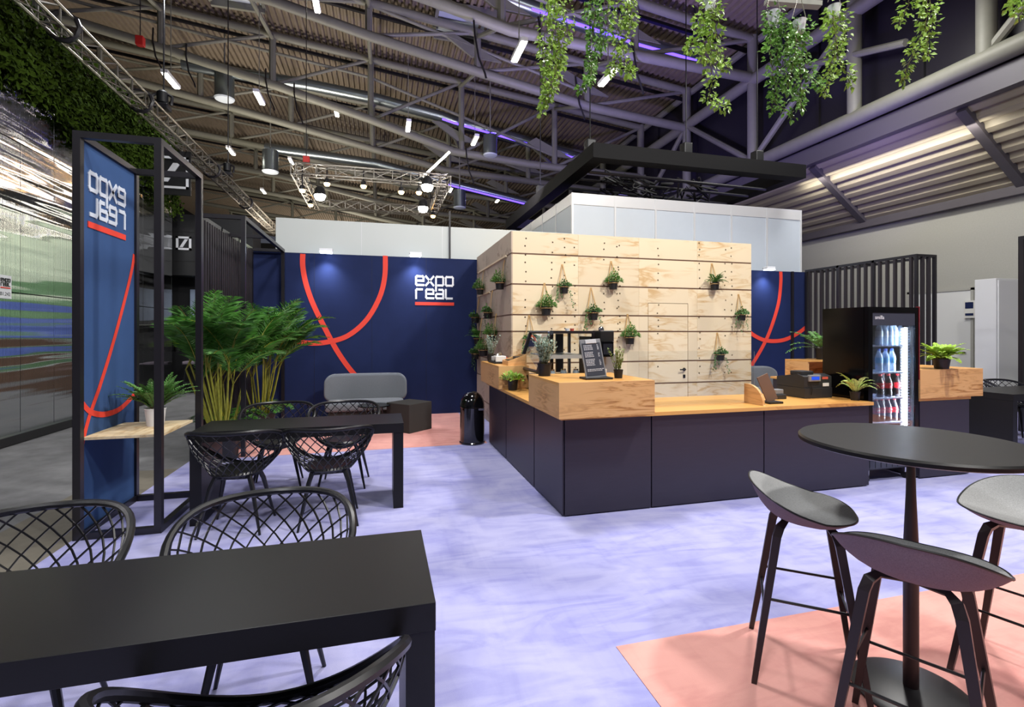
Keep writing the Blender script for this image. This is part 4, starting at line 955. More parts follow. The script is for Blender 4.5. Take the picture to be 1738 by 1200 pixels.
for i, (x, y, z, lab) in enumerate([(1.95, 5.5, 1.02, 'small glass jar at the front left inside the display case'), (2.1, 5.52, 1.02, 'small glass jar in the middle inside the display case'), (2.25, 5.5, 1.02, 'small glass jar at the right inside the display case')]):
    t = thing('glass_jar', (x, y, z), lab, 'jar', 'jars in the display case')
    part('jar_body', MB().lathe([(.0, 0), (.035, 0), (.038, .06), (.028, .08)], (x, y, z), 16), 'bottle_label_pale', t); part('lid', MB().lathe([(.03, .08), (.03, .095), (0, .095)], (x, y, z), 16), 'chrome', t)
for x, lab in ((2.14, 'left of two small cups on top of the display case'), (2.2, 'right of two small cups on top of the display case')):
    single('cup', MB().lathe([(.0, 0), (.02, 0), (.026, .035), (.024, .035), (.0, .01)], (x, 5.5, 1.56), 14), 'sticker_red' if x > 2.15 else 'white', lab, 'cup', 'cups on the display case')
# coffee machine with touch screen
t = thing('coffee_machine', (2.45, 5.1, .853), 'black coffee machine with dark screen behind the menu board', 'coffee machine')
part('body', MB().box(2.44, 2.64, 5.2, 5.6, .853, 1.3, .01), 'menu_frame', t)
part('screen_housing', MB().box(2.4, 2.545, 5.1, 5.14, 1.27, 1.45, .008), 'gloss_black', t)
part('screen', MB().box(2.415, 2.53, 5.097, 5.1, 1.3, 1.42), 'screen_dark', t)
part('bean_hopper', MB().box(2.43, 2.6, 5.2, 5.45, 1.42, 1.57, .02), 'device_dark', t)
part('neck', MB().box(2.46, 2.58, 5.18, 5.4, 1.3, 1.42), 'device_dark', t)
part('knob', MB().lathe([(0.0, 0), (.03, 0), (.034, .02), (.02, .045), (0, .05)], (2.46, 5.25, 1.57), 16), 'chrome', t)
# menu board
mx, my = 1.80, 3.93
t = thing('menu_board', (mx, my, 1.145), 'framed grey menu board tilted on a black stand on the oak box', 'menu board')
tl = Matrix.Translation((mx, my, 1.16)) @ Matrix.Rotation(math.radians(8), 4, 'Z') @ Matrix.Rotation(math.radians(-14), 4, 'X') @ Matrix.Rotation(math.radians(-3), 4, 'Y')
part('stand_foot', MB().box(mx - .12, mx + .13, my - .05, my + .1, 1.145, 1.162, .004), 'device_dark', t)
part('frame', MB().box(-.105, .105, 0, .012, 0, .34, .004).xf(tl), 'menu_frame', t)
part('clip', MB().box(-.055, .055, -.01, 0, .3, .335, .003).xf(tl), 'octa_profile', t)
part('menu_face', MB().box(-.092, .092, -.003, 0, .018, .305).xf(tl), 'menu_face', t)
m = MB(); random.seed(3)
for r in range(19):
    z = .285 - r * .0125
    if r in (4, 9): continue
    if r < 15 or r > 16:
        x = -.08
        while x < (-.0 if r < 15 else .07):
            w_ = R(.008, .02); m.box(x, x + w_, -.0036, -.003, z - .003, z + .003); x += w_ + .004
        if r < 15 and r not in (5, 10): m.box(.055, .055 + R(.01, .018), -.0036, -.003, z - .003, z + .003)
part('menu_text', m.xf(tl), 'menu_text', t, kind='stuff')
# tray and cutlery box on the far oak box
t = thing('condiment_tray', (1.5, 6.45, 1.135), 'black tray with packets and napkins on the far oak box', 'tray')
part('tray', MB().box(1.44, 1.64, 6.3, 6.7, 1.135, 1.16, .006), 'device_dark', t)
part('napkins', MB().box(1.46, 1.6, 6.32, 6.48, 1.16, 1.235, .01).box(1.47, 1.55, 6.5, 6.64, 1.16, 1.22, .01), 'paper', t)
part('wrap', MB().tube([(1.46, 6.36, 1.17), (1.5, 6.4, 1.25), (1.56, 6.5, 1.265), (1.6, 6.6, 1.2)], .02, 8), 'alu', t)
part('packet', MB().box(1.57, 1.62, 6.34, 6.4, 1.16, 1.22), 'sticker_red', t)
t = thing('cutlery_box', (1.62, 6.0, 1.135), 'slanted open oak cutlery box on the far oak box', 'box')
m = MB().prism([(1.53, 5.95, 1.135), (1.77, 5.95, 1.135), (1.77, 5.95, 1.27), (1.53, 5.95, 1.19)], (0, .02, 0)).prism([(1.53, 6.23, 1.135), (1.77, 6.23, 1.135), (1.77, 6.23, 1.27), (1.53, 6.23, 1.19)], (0, .02, 0)).box(1.53, 1.55, 5.97, 6.23, 1.135, 1.19).box(1.75, 1.77, 5.97, 6.23, 1.135, 1.27)
part('body', m, 'oak', t)
part('cutlery', MB().box(1.56, 1.64, 5.99, 6.2, 1.14, 1.2).box(1.66, 1.74, 5.99, 6.2, 1.14, 1.24), 'device_dark', t)
# sneeze guard
t = thing('sneeze_guard', (2.33, 4.1, .852), 'clear acrylic guard held by curved oak brackets on the counter', 'guard')
for x in (2.30, 3.505):
    pl = [(x, 4.17, .853), (x, 4.17, 1.04)] + [(x, 4.12 - .2 * math.sin(a), .86 + .18 * math.cos(a)) for a in [i * PI / 16 for i in range(9)]] + [(x, 3.91, .853)]
    part('bracket', MB().prism(pl, (.025, 0, 0)), 'oak', t)
part('acrylic_pane', MB().box(2.22, 3.63, 4.172, 4.178, .86, 1.37), 'glass', t)
# tablet and small devices
t = thing('tablet_stand', (3.72, 4.05, .852), 'dark tablet tilted on a stand beside the oak bracket', 'tablet')
part('foot', MB().box(3.64, 3.8, 3.98, 4.12, .853, .872, .004), 'device_dark', t)
part('tablet', MB().box(-.065, .065, -.006, .006, 0, .27, .004).xf(Matrix.Translation((3.735, 4.05, .872)) @ Matrix.Rotation(math.radians(-20), 4, 'Y') @ Matrix.Rotation(math.radians(-8), 4, 'X')), 'brown_panel', t)
part('hinge_arm', MB().tube([(3.73, 4.07, .87), (3.72, 4.1, .93), (3.7, 4.08, .98)], .01, 6), 'device_dark', t)
t = thing('card_reader', (4.02, 4.3, .852), 'small grey card reader left of the cash register', 'card reader')
part('body', MB().box(3.97, 4.1, 4.25, 4.4, .853, .9, .01), 'device', t); part('head', MB().box(3.99, 4.09, 4.28, 4.36, .9, .95, .012), 'menu_frame', t)
single('card_terminal', MB().prism([(2.40, 4.2, .853), (2.48, 4.2, .853), (2.48, 4.2, .875), (2.40, 4.2, .93)], (0, .14, 0)), 'device_dark', 'small black card terminal right of the big oak box', 'card terminal')
single('receipt_stack', MB().box(2.02, 2.14, 4.44, 4.52, 1.146, 1.19, .004), 'paper', 'small white box behind the menu board on the oak box', 'box')
# cash register
x0, x1, y0, y1 = 4.3, 4.66, 4.22, 4.6
t = thing('cash_register', (x0, y0, .852), 'black cash register with blue display on its drawer', 'cash register')
part('drawer', MB().box(x0, x1, y0, y1, .853, .962, .006), 'device', t)
b = [(x0 - .0, y0 + .0), (x1 + .0, y0 + .0)]
part('body', MB().prism([(x0 + .0, y0 + .01, .964), (x0 + .0, y0 + .01, 1.08), (x0, y0 + .1, 1.105), (x0, y1, 1.06), (x0, y1, .964)], (x1 - x0, 0, 0)), 'device', t)
part('operator_display', MB().box(x0 + .05, x0 + .2, y0 - .012, y0 + .02, 1.03, 1.1, .012), 'menu_frame', t)
part('display_lcd', MB().box(x0 + .075, x0 + .175, y0 - .0145, y0 - .012, 1.048, 1.082), 'lcd', t, 'blue display')
part('printer_cover', MB().box(x0 + .02, x0 + .18, y0 + .06, y0 + .22, 1.09, 1.135, .015), 'device', t)
part('red_sticker', MB().box(x0 + .235, x0 + .31, y0 + .006, y0 + .01, 1.05, 1.075), 'sticker_red', t)
part('white_sticker', MB().box(x0 + .24, x0 + .32, y0 + .004, y0 + .009, .975, 1.01), 'paper', t)
part('key_cable', MB().tube([(x0 + .07, y0 - .004, 1.0), (x0 + .085, y0 - .014, .95), (x0 + .075, y0 - .012, .89)], .004, 6), 'device_dark', t)

# ------------------------------------------------------------------ fridge
FX, FR, FY, FB, FT = 4.80, 5.475, 3.93, 4.47, 1.81
t = thing('drinks_fridge', (FX, FY, 0), 'tall glossy black drinks fridge with lit glass door', 'fridge')
part('left_side', MB().box(FX, FX + .03, FY + .05, FB, .12, FT), 'gloss_black', t)
part('right_side', MB().box(FR - .03, FR, FY + .05, FB, .12, FT), 'gloss_black', t)
part('back', MB().box(FX + .03, FR - .03, FB - .03, FB, .12, FT - .03), 'fridge_inside', t)
part('top', MB().box(FX + .03, FR - .03, FY + .05, FB, FT - .03, FT), 'gloss_black', t)
part('plinth', MB().box(FX + .03, FR - .03, FY + .06, FB - .03, .12, .28), 'device_dark', t)
dr = part('door_frame', MB().box(FX, FX + .055, FY, FY + .045, .3, FT).box(FR - .045, FR, FY, FY + .045, .3, FT).box(FX + .055, FR - .045, FY, FY + .045, FT - .06, FT).box(FX + .055, FR - .045, FY, FY + .045, .3, .36), 'gloss_black', t)
part('door_glass', MB().box(FX + .055, FR - .045, FY + .012, FY + .016, .36, FT - .06), 'glass', dr)
part('header_panel', MB().box(FX + .055, FR - .045, FY + .004, FY + .01, FT - .19, FT - .06), 'menu_face', t)
textobj(t, 'smilla', (FX + .15, FY + .0025, FT - .125), (PI / 2, 0, 0), .055, 'white')
part('door_handle', MB().box(FR + .001, FR + .01, FY - .006, FY + .03, 1.05, 1.82, .002), 'wine', t, 'dark red edge strip')
part('glow_strip', MB().box(FR - .1, FR - .07, FY + .06, FY + .075, .4, 1.6), 'led_white', t, 'bright white light strip')
part('grille', MB().box(FX + .04, FR - .02, FY + .03, FY + .05, .14, .24), 'menu_face', t)
m = MB()
for k in range(8): m.box(FX + .05 + k * .075, FX + .055 + k * .075, FY + .026, FY + .03, .15, .23)
part('grille_bars', m, 'device_dark', t)
part('lower_hinge', MB().box(FX - .01, FX + .11, FY - .01, FY + .03, .275, .29).box(FX + .07, FX + .11, FY - .02, FY, .285, .31), 'chrome', t)
for x in (FX + .06, FR - .08):
    for y in (FY + .08, FB - .08):
        c = part('castor', MB().tube([(x - .015, y, .035), (x + .015, y, .035)], .034, 14), 'device_dark', t)
        part('fork', MB().box(x - .025, x + .025, y - .02, y + .02, .068, .12, .004), 'chrome', c)
SZ = [1.41, 1.13, .86, .60]
for z in SZ: part('shelf', MB().box(FX + .03, FR - .11, FY + .07, FB - .03, z - .014, z), 'fridge_rail', t)
m = MB(); z = .42
while z < 1.62: m.box(FR - .15, FR - .12, FY + .07, FY + .075, z, z + .012).box(FR - .062, FR - .047, FY + .055, FY + .06, z, z + .012); z += .03
part('shelf_notches', m, 'fridge_rail', t)
l = bpy.data.lights.new('fridge_light', 'AREA'); l.shape = 'RECTANGLE'; l.size = .03; l.size_y = 1.2; l.energy = 40; l.color = (.75, .85, 1)
o = bpy.data.objects.new('fridge_light', l); COL.objects.link(o); o.location = (FR - .105, FY + .085, 1.0); aim(o, (FX + .2, FY + .22, 1.0))
def bottle(kind, c, lab, group):
    t = thing('water_bottle' if kind < 2 else 'cola_bottle', c, lab, 'bottle', group)
    H = .24; r = .033
    body = 'bottle_clear' if kind < 2 else 'cola'
    part('glass_body', MB().lathe([(0, 0), (r * .9, 0), (r, .01), (r, .06), (r * .92, .085), (r, .11), (r, .155), (r * .75, .185), (.014, .215), (.013, .228)], c, 16), body, t)
    part('cap', MB().lathe([(.015, .224), (.015, .243), (0, .244)], c, 12), ('octa_profile', 'bottle_cap_blue', 'cola_red', 'cola_red')[kind], t)
    lb = part('label', MB().lathe([(r * 1.03, .092), (r * 1.03, .15)], c, 20), ('bottle_label_pale', 'bottle_label_aqua', 'cola_red', 'cola_red')[kind], t)
    if kind >= 2:
        m = MB(); m.tube([(c[0] - .02, c[1] - r * .86 - .004, c[2] + .112), (c[0] - .007, c[1] - r - .003, c[2] + .128), (c[0] + .006, c[1] - r - .003, c[2] + .116), (c[0] + .02, c[1] - r * .86 - .004, c[2] + .13)], .0028, 5)
        part('script_mark', m, 'white', lb)
ORD = ['leftmost', 'second from left', 'third from left', 'fourth from left', 'fifth from left', 'sixth from left']
for si, (kind, us, wh) in enumerate([(0, (1492, 1501, 1510, 1518, 1528), 'clear water bottle, %s on the top fridge shelf'), (1, (1492, 1503, 1514), 'blue capped water bottle, %s on the second fridge shelf'), (2, (1494, 1508, 1524), 'red labelled cola bottle, %s on the third fridge shelf'), (3, (1487, 1496, 1507, 1518), 'red labelled cola bottle, %s on the lowest visible fridge shelf')]):
    for i, u in enumerate(us):
        c = at(u, 600, y=FY + .15); bottle(kind, (c.x, FY + .15, SZ[si]), wh % ORD[i], ['bottles on the top fridge shelf', 'bottles on the second fridge shelf', 'bottles on the third fridge shelf', 'bottles on the lowest fridge shelf'][si])
    if si in (0, 2, 3):
        for k, u in enumerate((1499, 1513)):
            c = at(u, 600, y=FY + .3); bottle(kind, (c.x, FY + .3, SZ[si]), ('clear water' if si == 0 else 'cola') + ' bottle in the back row, ' + ('left' if k == 0 else 'right') + ' one, on the ' + ['top', '', 'third', 'lowest visible'][si] + ' fridge shelf', ['bottles on the top fridge shelf', '', 'bottles on the third fridge shelf', 'bottles on the lowest fridge shelf'][si])
# ================================================================== PLANTS
random.seed(11)
def curve(p, d, L_, droop, n=8):
    """arching stem: start p, direction d, length, droop"""
    p = Vector(p); d = Vector(d).normalized(); out = [p.copy()]; s = L_ / n
    for i in range(n):
        p = p + d * s; out.append(p.copy()); d = (d + Vector((0, 0, -droop / n * (0.6 + i / n)))).normalized()
    return out
def frond(mb_leaf, mb_stem, p, d, L_, droop, leaf_l, leaf_w, pairs, start=0.15, sr=0.003, bare_last=0.0, up=0.35):
    c = curve(p, d, L_, droop, 10)
    if mb_stem is not None: mb_stem.tube(c, [sr * (1 - .75 * i / 10) for i in range(11)], 4, cap=False)
    for k in range(pairs):
        s = start + (1 - start) * k / (pairs - 1) * .98; f = s * 10; i = min(9, int(f)); q = c[i].lerp(c[i + 1], f - i); t = (c[i + 1] - c[i]).normalized()
        sd = t.cross(Vector((0, 0, 1)))
        if sd.length < .05: sd = t.orthogonal()
        sd.normalize(); nn = sd.cross(t).normalized(); ll = leaf_l * (math.sin(PI * min(1, .12 + .86 * (s - start) / (1 - start))) ** .6) * R(.85, 1.1)
        for g in (-1, 1):
            mb_leaf.leaf(q, sd * g + t * R(.5, .85) + nn * up * R(.3, 1), nn, ll, leaf_w, .1, R(.0, .25))
def pot(t, c, r, h, m, world=True, rr=1.25):
    part('pot', MB().lathe([(0, 0), (r, 0), (r * rr, h), (r * rr * 1.04, h), (r * rr * 1.04, h - .01), (r * rr * .93, h - .012), (0, h - .02)], c, 28), m, t, world=world)
def soil(t, c, r, h, world=True): part('soil', MB().lathe([(r, h), (0, h + .005)], c, 20), 'soil', t, world=world)
# areca palms
def palm(c, H, lab, seed, n=15, pr=.2, ph=.36):
    random.seed(seed); t = thing('areca_palm', c, lab, 'palm', 'potted palms beside the slat screen'); c = Vector(c)
    pot(t, c, pr * .8, ph, 'pot_black'); soil(t, c, pr * .9, ph - .03)
    ml, ms, mc = MB(), MB(), MB()
    for i in range(n):
        a = R(0, 2 * PI); rad = pr * .6 * math.sqrt(R(0, 1)); b = c + Vector((math.cos(a) * rad, math.sin(a) * rad, ph - .03))
        lean = R(.05, .38); d = Vector((math.cos(a) * lean, math.sin(a) * lean, 1)).normalized(); hc = (H - ph) * R(.3, .55)
        top = b + d * hc; mc.tube([b, b.lerp(top, .5) + Vector((R(-.01, .01), R(-.01, .01), 0)), top], [.014, .012, .009], 6)
        for k in range(3):
            a2 = a + R(-1.1, 1.1) + (PI if k == 2 and R(0, 1) < .35 else 0); l2 = R(.3, .85)
            if c.x + math.cos(a2) * .9 < -2.15: a2 = PI - a2 if math.cos(a2) < -.2 and R(0, 1) < .6 else R(-1.9, 1.9)
            dd = Vector((math.cos(a2) * l2, math.sin(a2) * l2, 1.1))
            frond(ml, ms, top, dd, (H - ph) * R(.38, .58), R(.9, 1.8), .24, .017, 34, .22, .006, up=.25)
    for i in range(5):
        a = R(0, 6.28); frond(ml, ms, c + Vector((0, 0, ph)), (math.cos(a), math.sin(a), .8), .5, 1.6, .17, .015, 22, .3, .004)
    part('canes', mc, 'palm_cane', t); part('leaf_stems', ms, 'palm_cane', t); part('fronds', ml, 'palm_leaf', t)
palm((-1.86, 6.72, 0), 2.08, 'tall bushy areca palm behind the left end of the palm table', 5, 15)
palm((-1.72, 8.05, 0), 2.25, 'second areca palm in a black pot farther back against the blue wall', 8, 14)
palm((-1.95, 7.3, 0), 2.0, 'darker areca palm between the two others against the slat screen', 21, 8)

def fern(c, lab, name='potted_fern', potm='white_pot', pr=.062, ph=.15, n=26, L_=.34, leaf='fern_leaf', ll=.055, lw=.014, droop=1.3, seed=1, group=None, pairs=18, upz=.9):
    random.seed(seed); t = thing(name, c, lab, 'plant', group); pot(t, c, pr, ph, potm); soil(t, c, pr * 1.1, ph - .02)
    ml, ms = MB(), MB()
    for i in range(n):
        a = 2 * PI * i / n + R(-.2, .2); e = R(.15, 1) * upz + R(0, .8)
        frond(ml, ms, Vector(c) + Vector((math.cos(a) * pr * .4, math.sin(a) * pr * .4, ph - .01)), (math.cos(a), math.sin(a), e), L_ * R(.7, 1.1), droop * R(.6, 1.2), ll, lw, pairs, .12, .0022)
    part('stems', ms, 'stem', t); part('fronds', ml, leaf, t); return t
fern((-1.86, 4.86, .755), 'green fern in a white pot on the plywood shelf of the banner frame', n=52, L_=.32, seed=4, upz=2.2, droop=1.1, ll=.05, lw=.016)
c = at(1602, 626, z=1.155)
fern((c.x, max(3.98, c.y), 1.155), 'lime green fern in a black pot on the oak box right of the fridge', potm='pot_black', pr=.062, ph=.11, n=48, L_=.23, leaf='lime_leaf', ll=.045, lw=.03, pairs=11, droop=1.2, seed=6, upz=1.7)
fern((6.6, 6.15, 1.13), 'fern in a dark pot on the open oak crate behind the fridge', potm='pot_black', pr=.085, ph=.17, n=20, L_=.5, ll=.1, lw=.03, seed=9, pairs=14, upz=1.4)
fern((4.71, 4.0, .852), 'pale green curly plant in a black pot between register and fridge', potm='pot_black', pr=.038, ph=.09, n=16, L_=.25, leaf='varieg_leaf', ll=.036, lw=.03, pairs=10, droop=2.4, seed=14, upz=3.2)
def bush(c, lab, n=260, r=.1, h=.12, ls=.03, leaf='bush_leaf', pr=.045, ph=.1, seed=2, name='potted_plant', upw=1.0, tall=False, group=None):
    random.seed(seed); t = thing(name, c, lab, 'plant', group); pot(t, c, pr, ph, 'pot_black', rr=1.2); soil(t, c, pr * 1.1, ph - .02)
    ml, ms = MB(), MB(); c = Vector(c)
    if tall:
        for i in range(n):
            a = R(0, 6.28); l = R(.05, .62); cu = curve(c + Vector((R(-.03, .03), R(-.03, .03), ph - .01)), (math.cos(a) * l, math.sin(a) * l, 1), h * R(.6, 1.1), .15, 7)
            ms.tube(cu, .0018, 4, cap=False)
            for q in cu[1:]:
                for k in range(4):
                    b = R(0, 6.28); ml.leaf(q + Vector((0, 0, R(-.01, .01))), (math.cos(b), math.sin(b), R(.5, 1.4)), (math.cos(b), math.sin(b), -.5), ls, ls * .34)
    else:
        for i in range(n):
            a = R(0, 6.28); s = R(0, 1) ** .5; p = c + Vector((math.cos(a) * r * s, math.sin(a) * r * s, ph + h * R(0, 1) * (1.1 - s * .8)))
            ml.leaf(p, (math.cos(a) * s, math.sin(a) * s, R(-.3, 1)), (R(-.3, .3), R(-.3, .3), 1), ls * R(.7, 1.2), ls * .8)
            if i % 8 == 0: ms.tube([c + Vector((0, 0, ph - .01)), p], .0015, 4, cap=False)
    part('stems', ms, 'stem', t); part('foliage', ml, leaf, t); return t
bush((1.47, 4.36, 1.145), 'grey green herb in a black pot on the big oak box, left of the menu', n=44, h=.24, ls=.036, leaf='sage_leaf', pr=.055, ph=.115, seed=3, tall=True, name='potted_herb')
bush((2.03, 3.98, 1.145), 'thin yellowish green herb in a black pot right of the menu board', n=16, h=.18, ls=.022, leaf='thyme_leaf', pr=.034, ph=.075, seed=5, tall=True, name='potted_herb')
bush((1.54, 5.76, .852), 'small ivy in a black pot on the worktop before the far oak box', n=130, r=.14, h=.1, ls=.05, leaf='ivy_leaf', pr=.052, ph=.12, seed=7)
bush((1.52, 6.88, 1.135), 'grey green sage in a black pot at the far end of the far oak box', n=26, h=.27, ls=.032, leaf='sage_leaf', pr=.05, ph=.1, seed=8, tall=True, name='potted_herb')

# wall hung pots: local origin = pot base centre, wall at +y (0.075), hook at z = hk
def wall_pot(lab, kind, seed, hk=.42):
    random.seed(seed); t = thing('hanging_pot', (0, 0, 0), lab, 'hanging plant', 'pots hung on the plywood cube')
    pot(t, (0, 0, 0), .056, .115, 'pot_black', world=False, rr=1.18)
    m = MB()
    for sx in (-1, 1): m.bar((sx * .006, .066, hk), (sx * .072, .02, .09), .012, .004)
    m.bar((0, .07, hk - .02), (0, .07, hk + .012), .03, .006)
    m.tube([(.072 * math.cos(a), .02 * 0 + .072 * math.sin(a), .092) for a in [i * PI / 8 for i in range(16)]], .005, 5, closed=True)
    part('strap', m, 'strap', t, world=False)
    ml = MB()
    if kind == 'bush':
        for i in range(340):
            a = R(0, 6.28); s = R(0, 1) ** .5; y = math.sin(a) * .11 * s
            ml.leaf((math.cos(a) * .125 * s, min(.05, y - .015), .1 + .2 * R(0, 1) * (1.15 - s)), (math.cos(a) * s, math.sin(a) * s - .2, R(-.2, 1.3)), (R(-.4, .4), -.6, 1), R(.025, .045), .02)
    elif kind == 'trail':
        for i in range(200):
            a = R(0, 6.28); s = R(0, 1) ** .5
            ml.leaf((math.cos(a) * .1 * s, min(.05, math.sin(a) * .09 * s - .01), .1 + .11 * R(0, 1) * (1.15 - s)), (math.cos(a) * s, -.3, R(-.4, 1)), (R(-.4, .4), -.6, 1), R(.025, .042), .024)
        for k in range(4):
            x = R(-.1, .1); y = -.02; z = .1; L_ = R(.15, .32)
            for q in range(int(L_ / .016)):
                x += R(-.006, .01) * (1 if x > 0 else -1); z -= .016; ml.leaf((x, y + R(-.015, .015), z), (R(-1, 1), -.4, R(-.8, .3)), (0, -1, .3), R(.022, .035), .022)
    else:
        for i in range(20):
            a = -PI * R(.02, .98); frond(ml, None, (0, 0, .1), (math.cos(a), math.sin(a) * .6, R(.4, 1.8)), R(.14, .25), 1.3, .05, .022, 9, .1)
    part('foliage', ml, {'bush': 'bush_leaf', 'trail': 'bush_dark', 'fern': 'fern_leaf'}[kind], t, world=False)
    return t
proto = {}
FRONT = [(954, 435, 498, 'trail', 'trailing plant hung high left on the plywood front'), (1037, 438, 491, 'bush', 'bushy plant hung high in the middle of the plywood front'), (1208, 444, 492, 'fern', 'strappy leaved plant hung high right on the plywood front, above the door corner'),
         (924, 485, 535, 'bush', 'bushy plant hung in the second row of the plywood front, leftmost'), (1003, 488, 543, 'trail', 'trailing plant hung in the second row of the plywood front, centre'), (1253, 493, 544, 'trail', 'plant hung near the right edge of the plywood front'),
         (898, 538, 588, 'trail', 'light leafed plant hung behind the display case'), (1065, 538, 584, 'bush', 'plant with round leaves hung right of the display case'), (1217, 565, 612, 'trail', 'lowest hung plant, just right of the door handle')]
SIDE = [(857, 437, 488, 'bush', 'topmost hung plant on the shaded side, nearest the cube corner'), (822, 463, 497, 'bush', 'topmost hung plant on the shaded side, far one'), (836, 496, 540, 'trail', 'second row plant on the shaded side with a trailing shoot'), (811, 508, 548, 'trail', 'second row plant on the shaded side next to the blue wall'),
        (843, 538, 580, 'bush', 'third row plant on the shaded side, near one'), (818, 545, 585, 'fern', 'third row plant on the shaded side, far one'), (828, 565, 606, 'bush', 'lowest plant on the shaded side above the far oak box'), (809, 570, 610, 'trail', 'lowest plant on the shaded side next to the blue wall')]
for k, (lst, side) in enumerate(((FRONT, 0), (SIDE, 1))):
    for i, (u, va, vb, kind, lab) in enumerate(lst):
        if not side: a = at(u, va, y=CY0); b = at(u, vb, y=CY0 - .08); loc = (a.x, CY0 - .075, b.z); rz = 0
        else: a = at(u, va, x=CX0 - .02); b = at(u, vb, x=CX0 - .1); loc = (CX0 - .1, min(a.y, 9.2), b.z); rz = -PI / 2
        key = kind + ('' if (i + k) % 2 else 'b')
        if key not in proto: o = wall_pot(lab, kind, 30 + len(proto) * 3); proto[key] = o; o.location = loc; o.rotation_euler = (0, 0, rz)
        else: o = dup(proto[key], loc, rz, R(1.02, 1.14), lab)
        o['group'] = 'pots hung on the plywood side' if side else 'pots hung on the plywood front'

# hanging ivy from the overhead rail
random.seed(40)
rail = thing('hanging_rail', (1, 2.6, 3.9), 'grey overhead rail from which the ivy pots hang', 'rail')
for a, b in (((-.2, 3.05), (4.4, 1.85)),): part('rail_tube', MB().tube([(a[0], a[1], 4.05), (b[0], b[1], 4.05)], .025, 8), 'alu', rail)
for x, y in ((-.1, 3.02), (4.3, 1.88)): part('rail_cable', MB().tube([(x, y, 4.05), (x, y, 11.5)], .006, 5), 'alu', rail)
c = at(1352, 3, d=3.0)
IV = [  # u, v of pot, d, strands [(u,v)...] , pot visible colour, dark?
 (946, -40, 3.0, [[(946, -30), (940, 40), (935, 110), (928, 160), (915, 197)], [(955, -20), (965, 40), (952, 90), (958, 110)], [(930, -20), (926, 40), (924, 90), (930, 130)], [(940, -20), (948, 60), (940, 130), (925, 180)]], 'ivy_leaf', 'leftmost hanging ivy, bright green with a long tip'),
 (1012, -40, 3.15, [[(1012, -30), (1008, 40), (1004, 100), (998, 140), (985, 147)], [(1025, -20), (1028, 30), (1020, 70), (1018, 85)], [(1000, -20), (1000, 40), (1008, 90), (1000, 130)]], 'ivy_dark', 'darker hanging ivy, second from the left'),
 (1058, -42, 3.0, [[(1062, -30), (1066, 40), (1055, 90), (1062, 120), (1075, 122)], [(1045, -20), (1050, 50), (1048, 100), (1040, 120)], [(1070, -20), (1075, 20), (1070, 50)]], 'ivy_leaf', 'third hanging ivy from the left, with a short curled tip'),
 (1205, 6, 2.9, [[(1205, 10), (1208, 60), (1204, 120), (1212, 165), (1228, 190)], [(1195, 15), (1188, 45), (1180, 70), (1163, 88)], [(1215, 15), (1225, 60), (1222, 95), (1243, 112)], [(1198, 20), (1200, 80), (1186, 105)]], 'ivy_leaf', 'single hanging ivy in a pale pot near the top centre right'),
 (1313, 30, 3.0, [[(1313, 35), (1312, 80), (1316, 130), (1325, 170), (1340, 205)], [(1320, 30), (1330, 80), (1328, 130), (1318, 185)], [(1306, 30), (1312, 70), (1310, 110)], [(1325, 40), (1338, 100), (1350, 150), (1355, 185)]], 'ivy_dark', 'hanging ivy in a white pot, left of the three side by side'),
 (1357, 45, 2.95, [[(1357, 50), (1352, 90), (1360, 130), (1352, 190)], [(1370, 40), (1372, 90), (1378, 120), (1392, 150)], [(1345, 50), (1342, 100), (1344, 150)]], 'ivy_dark', 'hanging ivy in a white pot, middle of the three side by side'),
 (1416, 20, 3.05, [[(1416, 25), (1414, 70), (1420, 110), (1432, 130), (1450, 143)], [(1405, 30), (1408, 80), (1402, 130), (1393, 165)], [(1428, 20), (1430, 60), (1422, 110)]], 'ivy_leaf', 'hanging ivy, right of the three side by side, tip pointing right'),
 (1562, -48, 2.9, [[(1562, -40), (1560, 20), (1555, 60), (1545, 100), (1530, 143)], [(1575, -30), (1578, 30), (1574, 70), (1570, 98)], [(1548, -30), (1540, 10), (1520, 45)]], 'ivy_leaf', 'hanging ivy at the upper right with yellowish leaves'),
 (1745, -30, 2.8, [[(1740, -20), (1725, 5), (1708, 18)], [(1745, -20), (1738, 15), (1732, 26)]], 'ivy_leaf', 'hanging ivy tip in the upper right corner')]
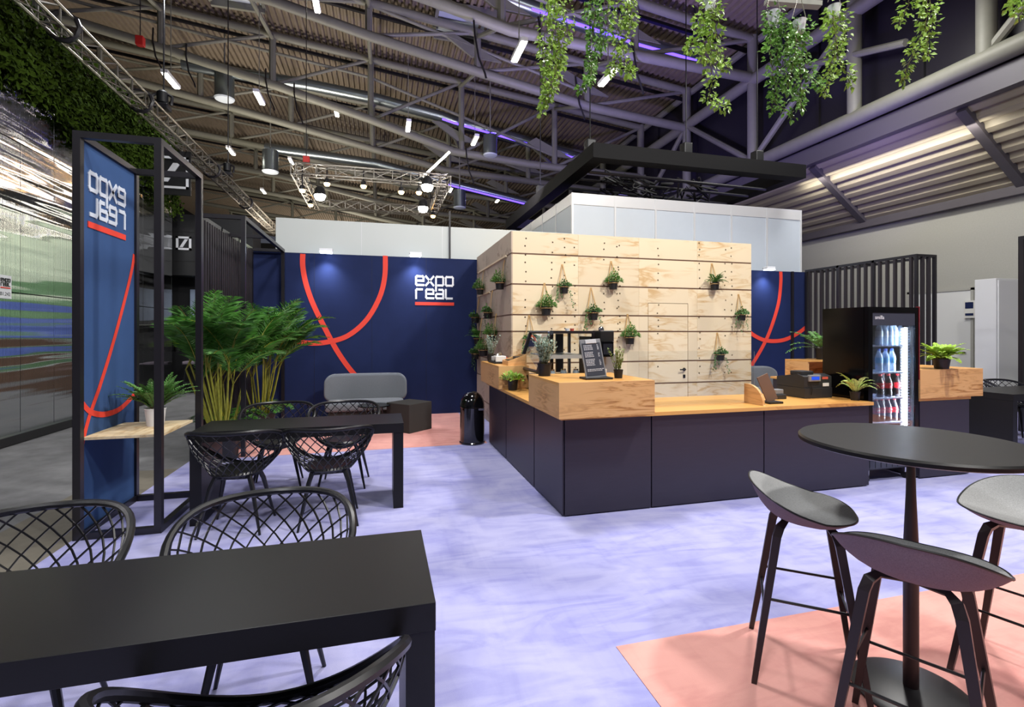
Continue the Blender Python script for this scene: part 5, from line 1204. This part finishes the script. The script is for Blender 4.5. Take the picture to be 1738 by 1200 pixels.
for u, v, d, strands, lm, lab in IV:
    p0 = at(u, v, d=d); t = thing('hanging_ivy', p0, lab, 'hanging plant', 'ivy pots hanging overhead')
    part('pot', MB().lathe([(.0, -.04), (.024, -.04), (.036, .03), (.038, .034), (.034, .034), (0, .03)], p0, 20), 'white_pot', t)
    part('wire', MB().tube([p0 + Vector((-.05, 0, .05)), p0 + Vector((0, 0, .2)), p0 + Vector((.05, 0, .05))], .0025, 5, cap=False).tube([p0 + Vector((0, 0, .2)), (p0.x, p0.y, 4.05 if p0.z < 3.8 else p0.z + .3)], .0025, 5), 'alu', t)
    ml, ms = MB(), MB()
    for i in range(70):
        a = R(0, 6.28); ml.leaf(p0 + Vector((math.cos(a) * R(.03, .06), math.sin(a) * R(.03, .06), R(-.1, .06))), (math.cos(a), math.sin(a), R(-1, .4)), (R(-.5, .5), -1, R(0, .9)), R(.02, .038), R(.016, .028), .2)
    for s in strands:
        pts = [at(a, b, d=d * R(.985, 1.015)) + Vector((0, R(-.05, .05), 0)) for a, b in s]
        L_ = sum((b - a).length for a, b in zip(pts, pts[1:])); fine = []
        for i in range(len(pts) - 1):
            for k in range(8): fine.append(pts[i].lerp(pts[i + 1], k / 8) + Vector((R(-.006, .006), R(-.006, .006), 0)))
        fine.append(pts[-1]); ms.tube(fine, .002, 4, cap=False)
        n = int(L_ / .0033)
        for i in range(n):
            f = i / n; g = f * (len(fine) - 1); j = int(g); q = fine[j].lerp(fine[min(j + 1, len(fine) - 1)], g - j)
            sp = .043 * (1 - f) ** .5 + .008; a = R(0, 6.28); rr = sp * math.sqrt(R(0, 1)); off = Vector((math.cos(a) * rr, math.sin(a) * rr, R(-.02, .02)))
            ml.leaf(q + off, off.normalized() + Vector((R(-.5, .5), R(-.5, .5), R(-1.1, .1))), Vector((R(-.6, .6), -1, R(0, .9))), R(.02, .038), R(.016, .028), .2)
    part('vines', ms, 'stem', t); part('leaves', ml, lm, t)
part('rail_tray', MB().bar(at(1300, 2, d=3.2), at(1392, 9, d=3.2), .05, .03), 'steel_paint', rail)
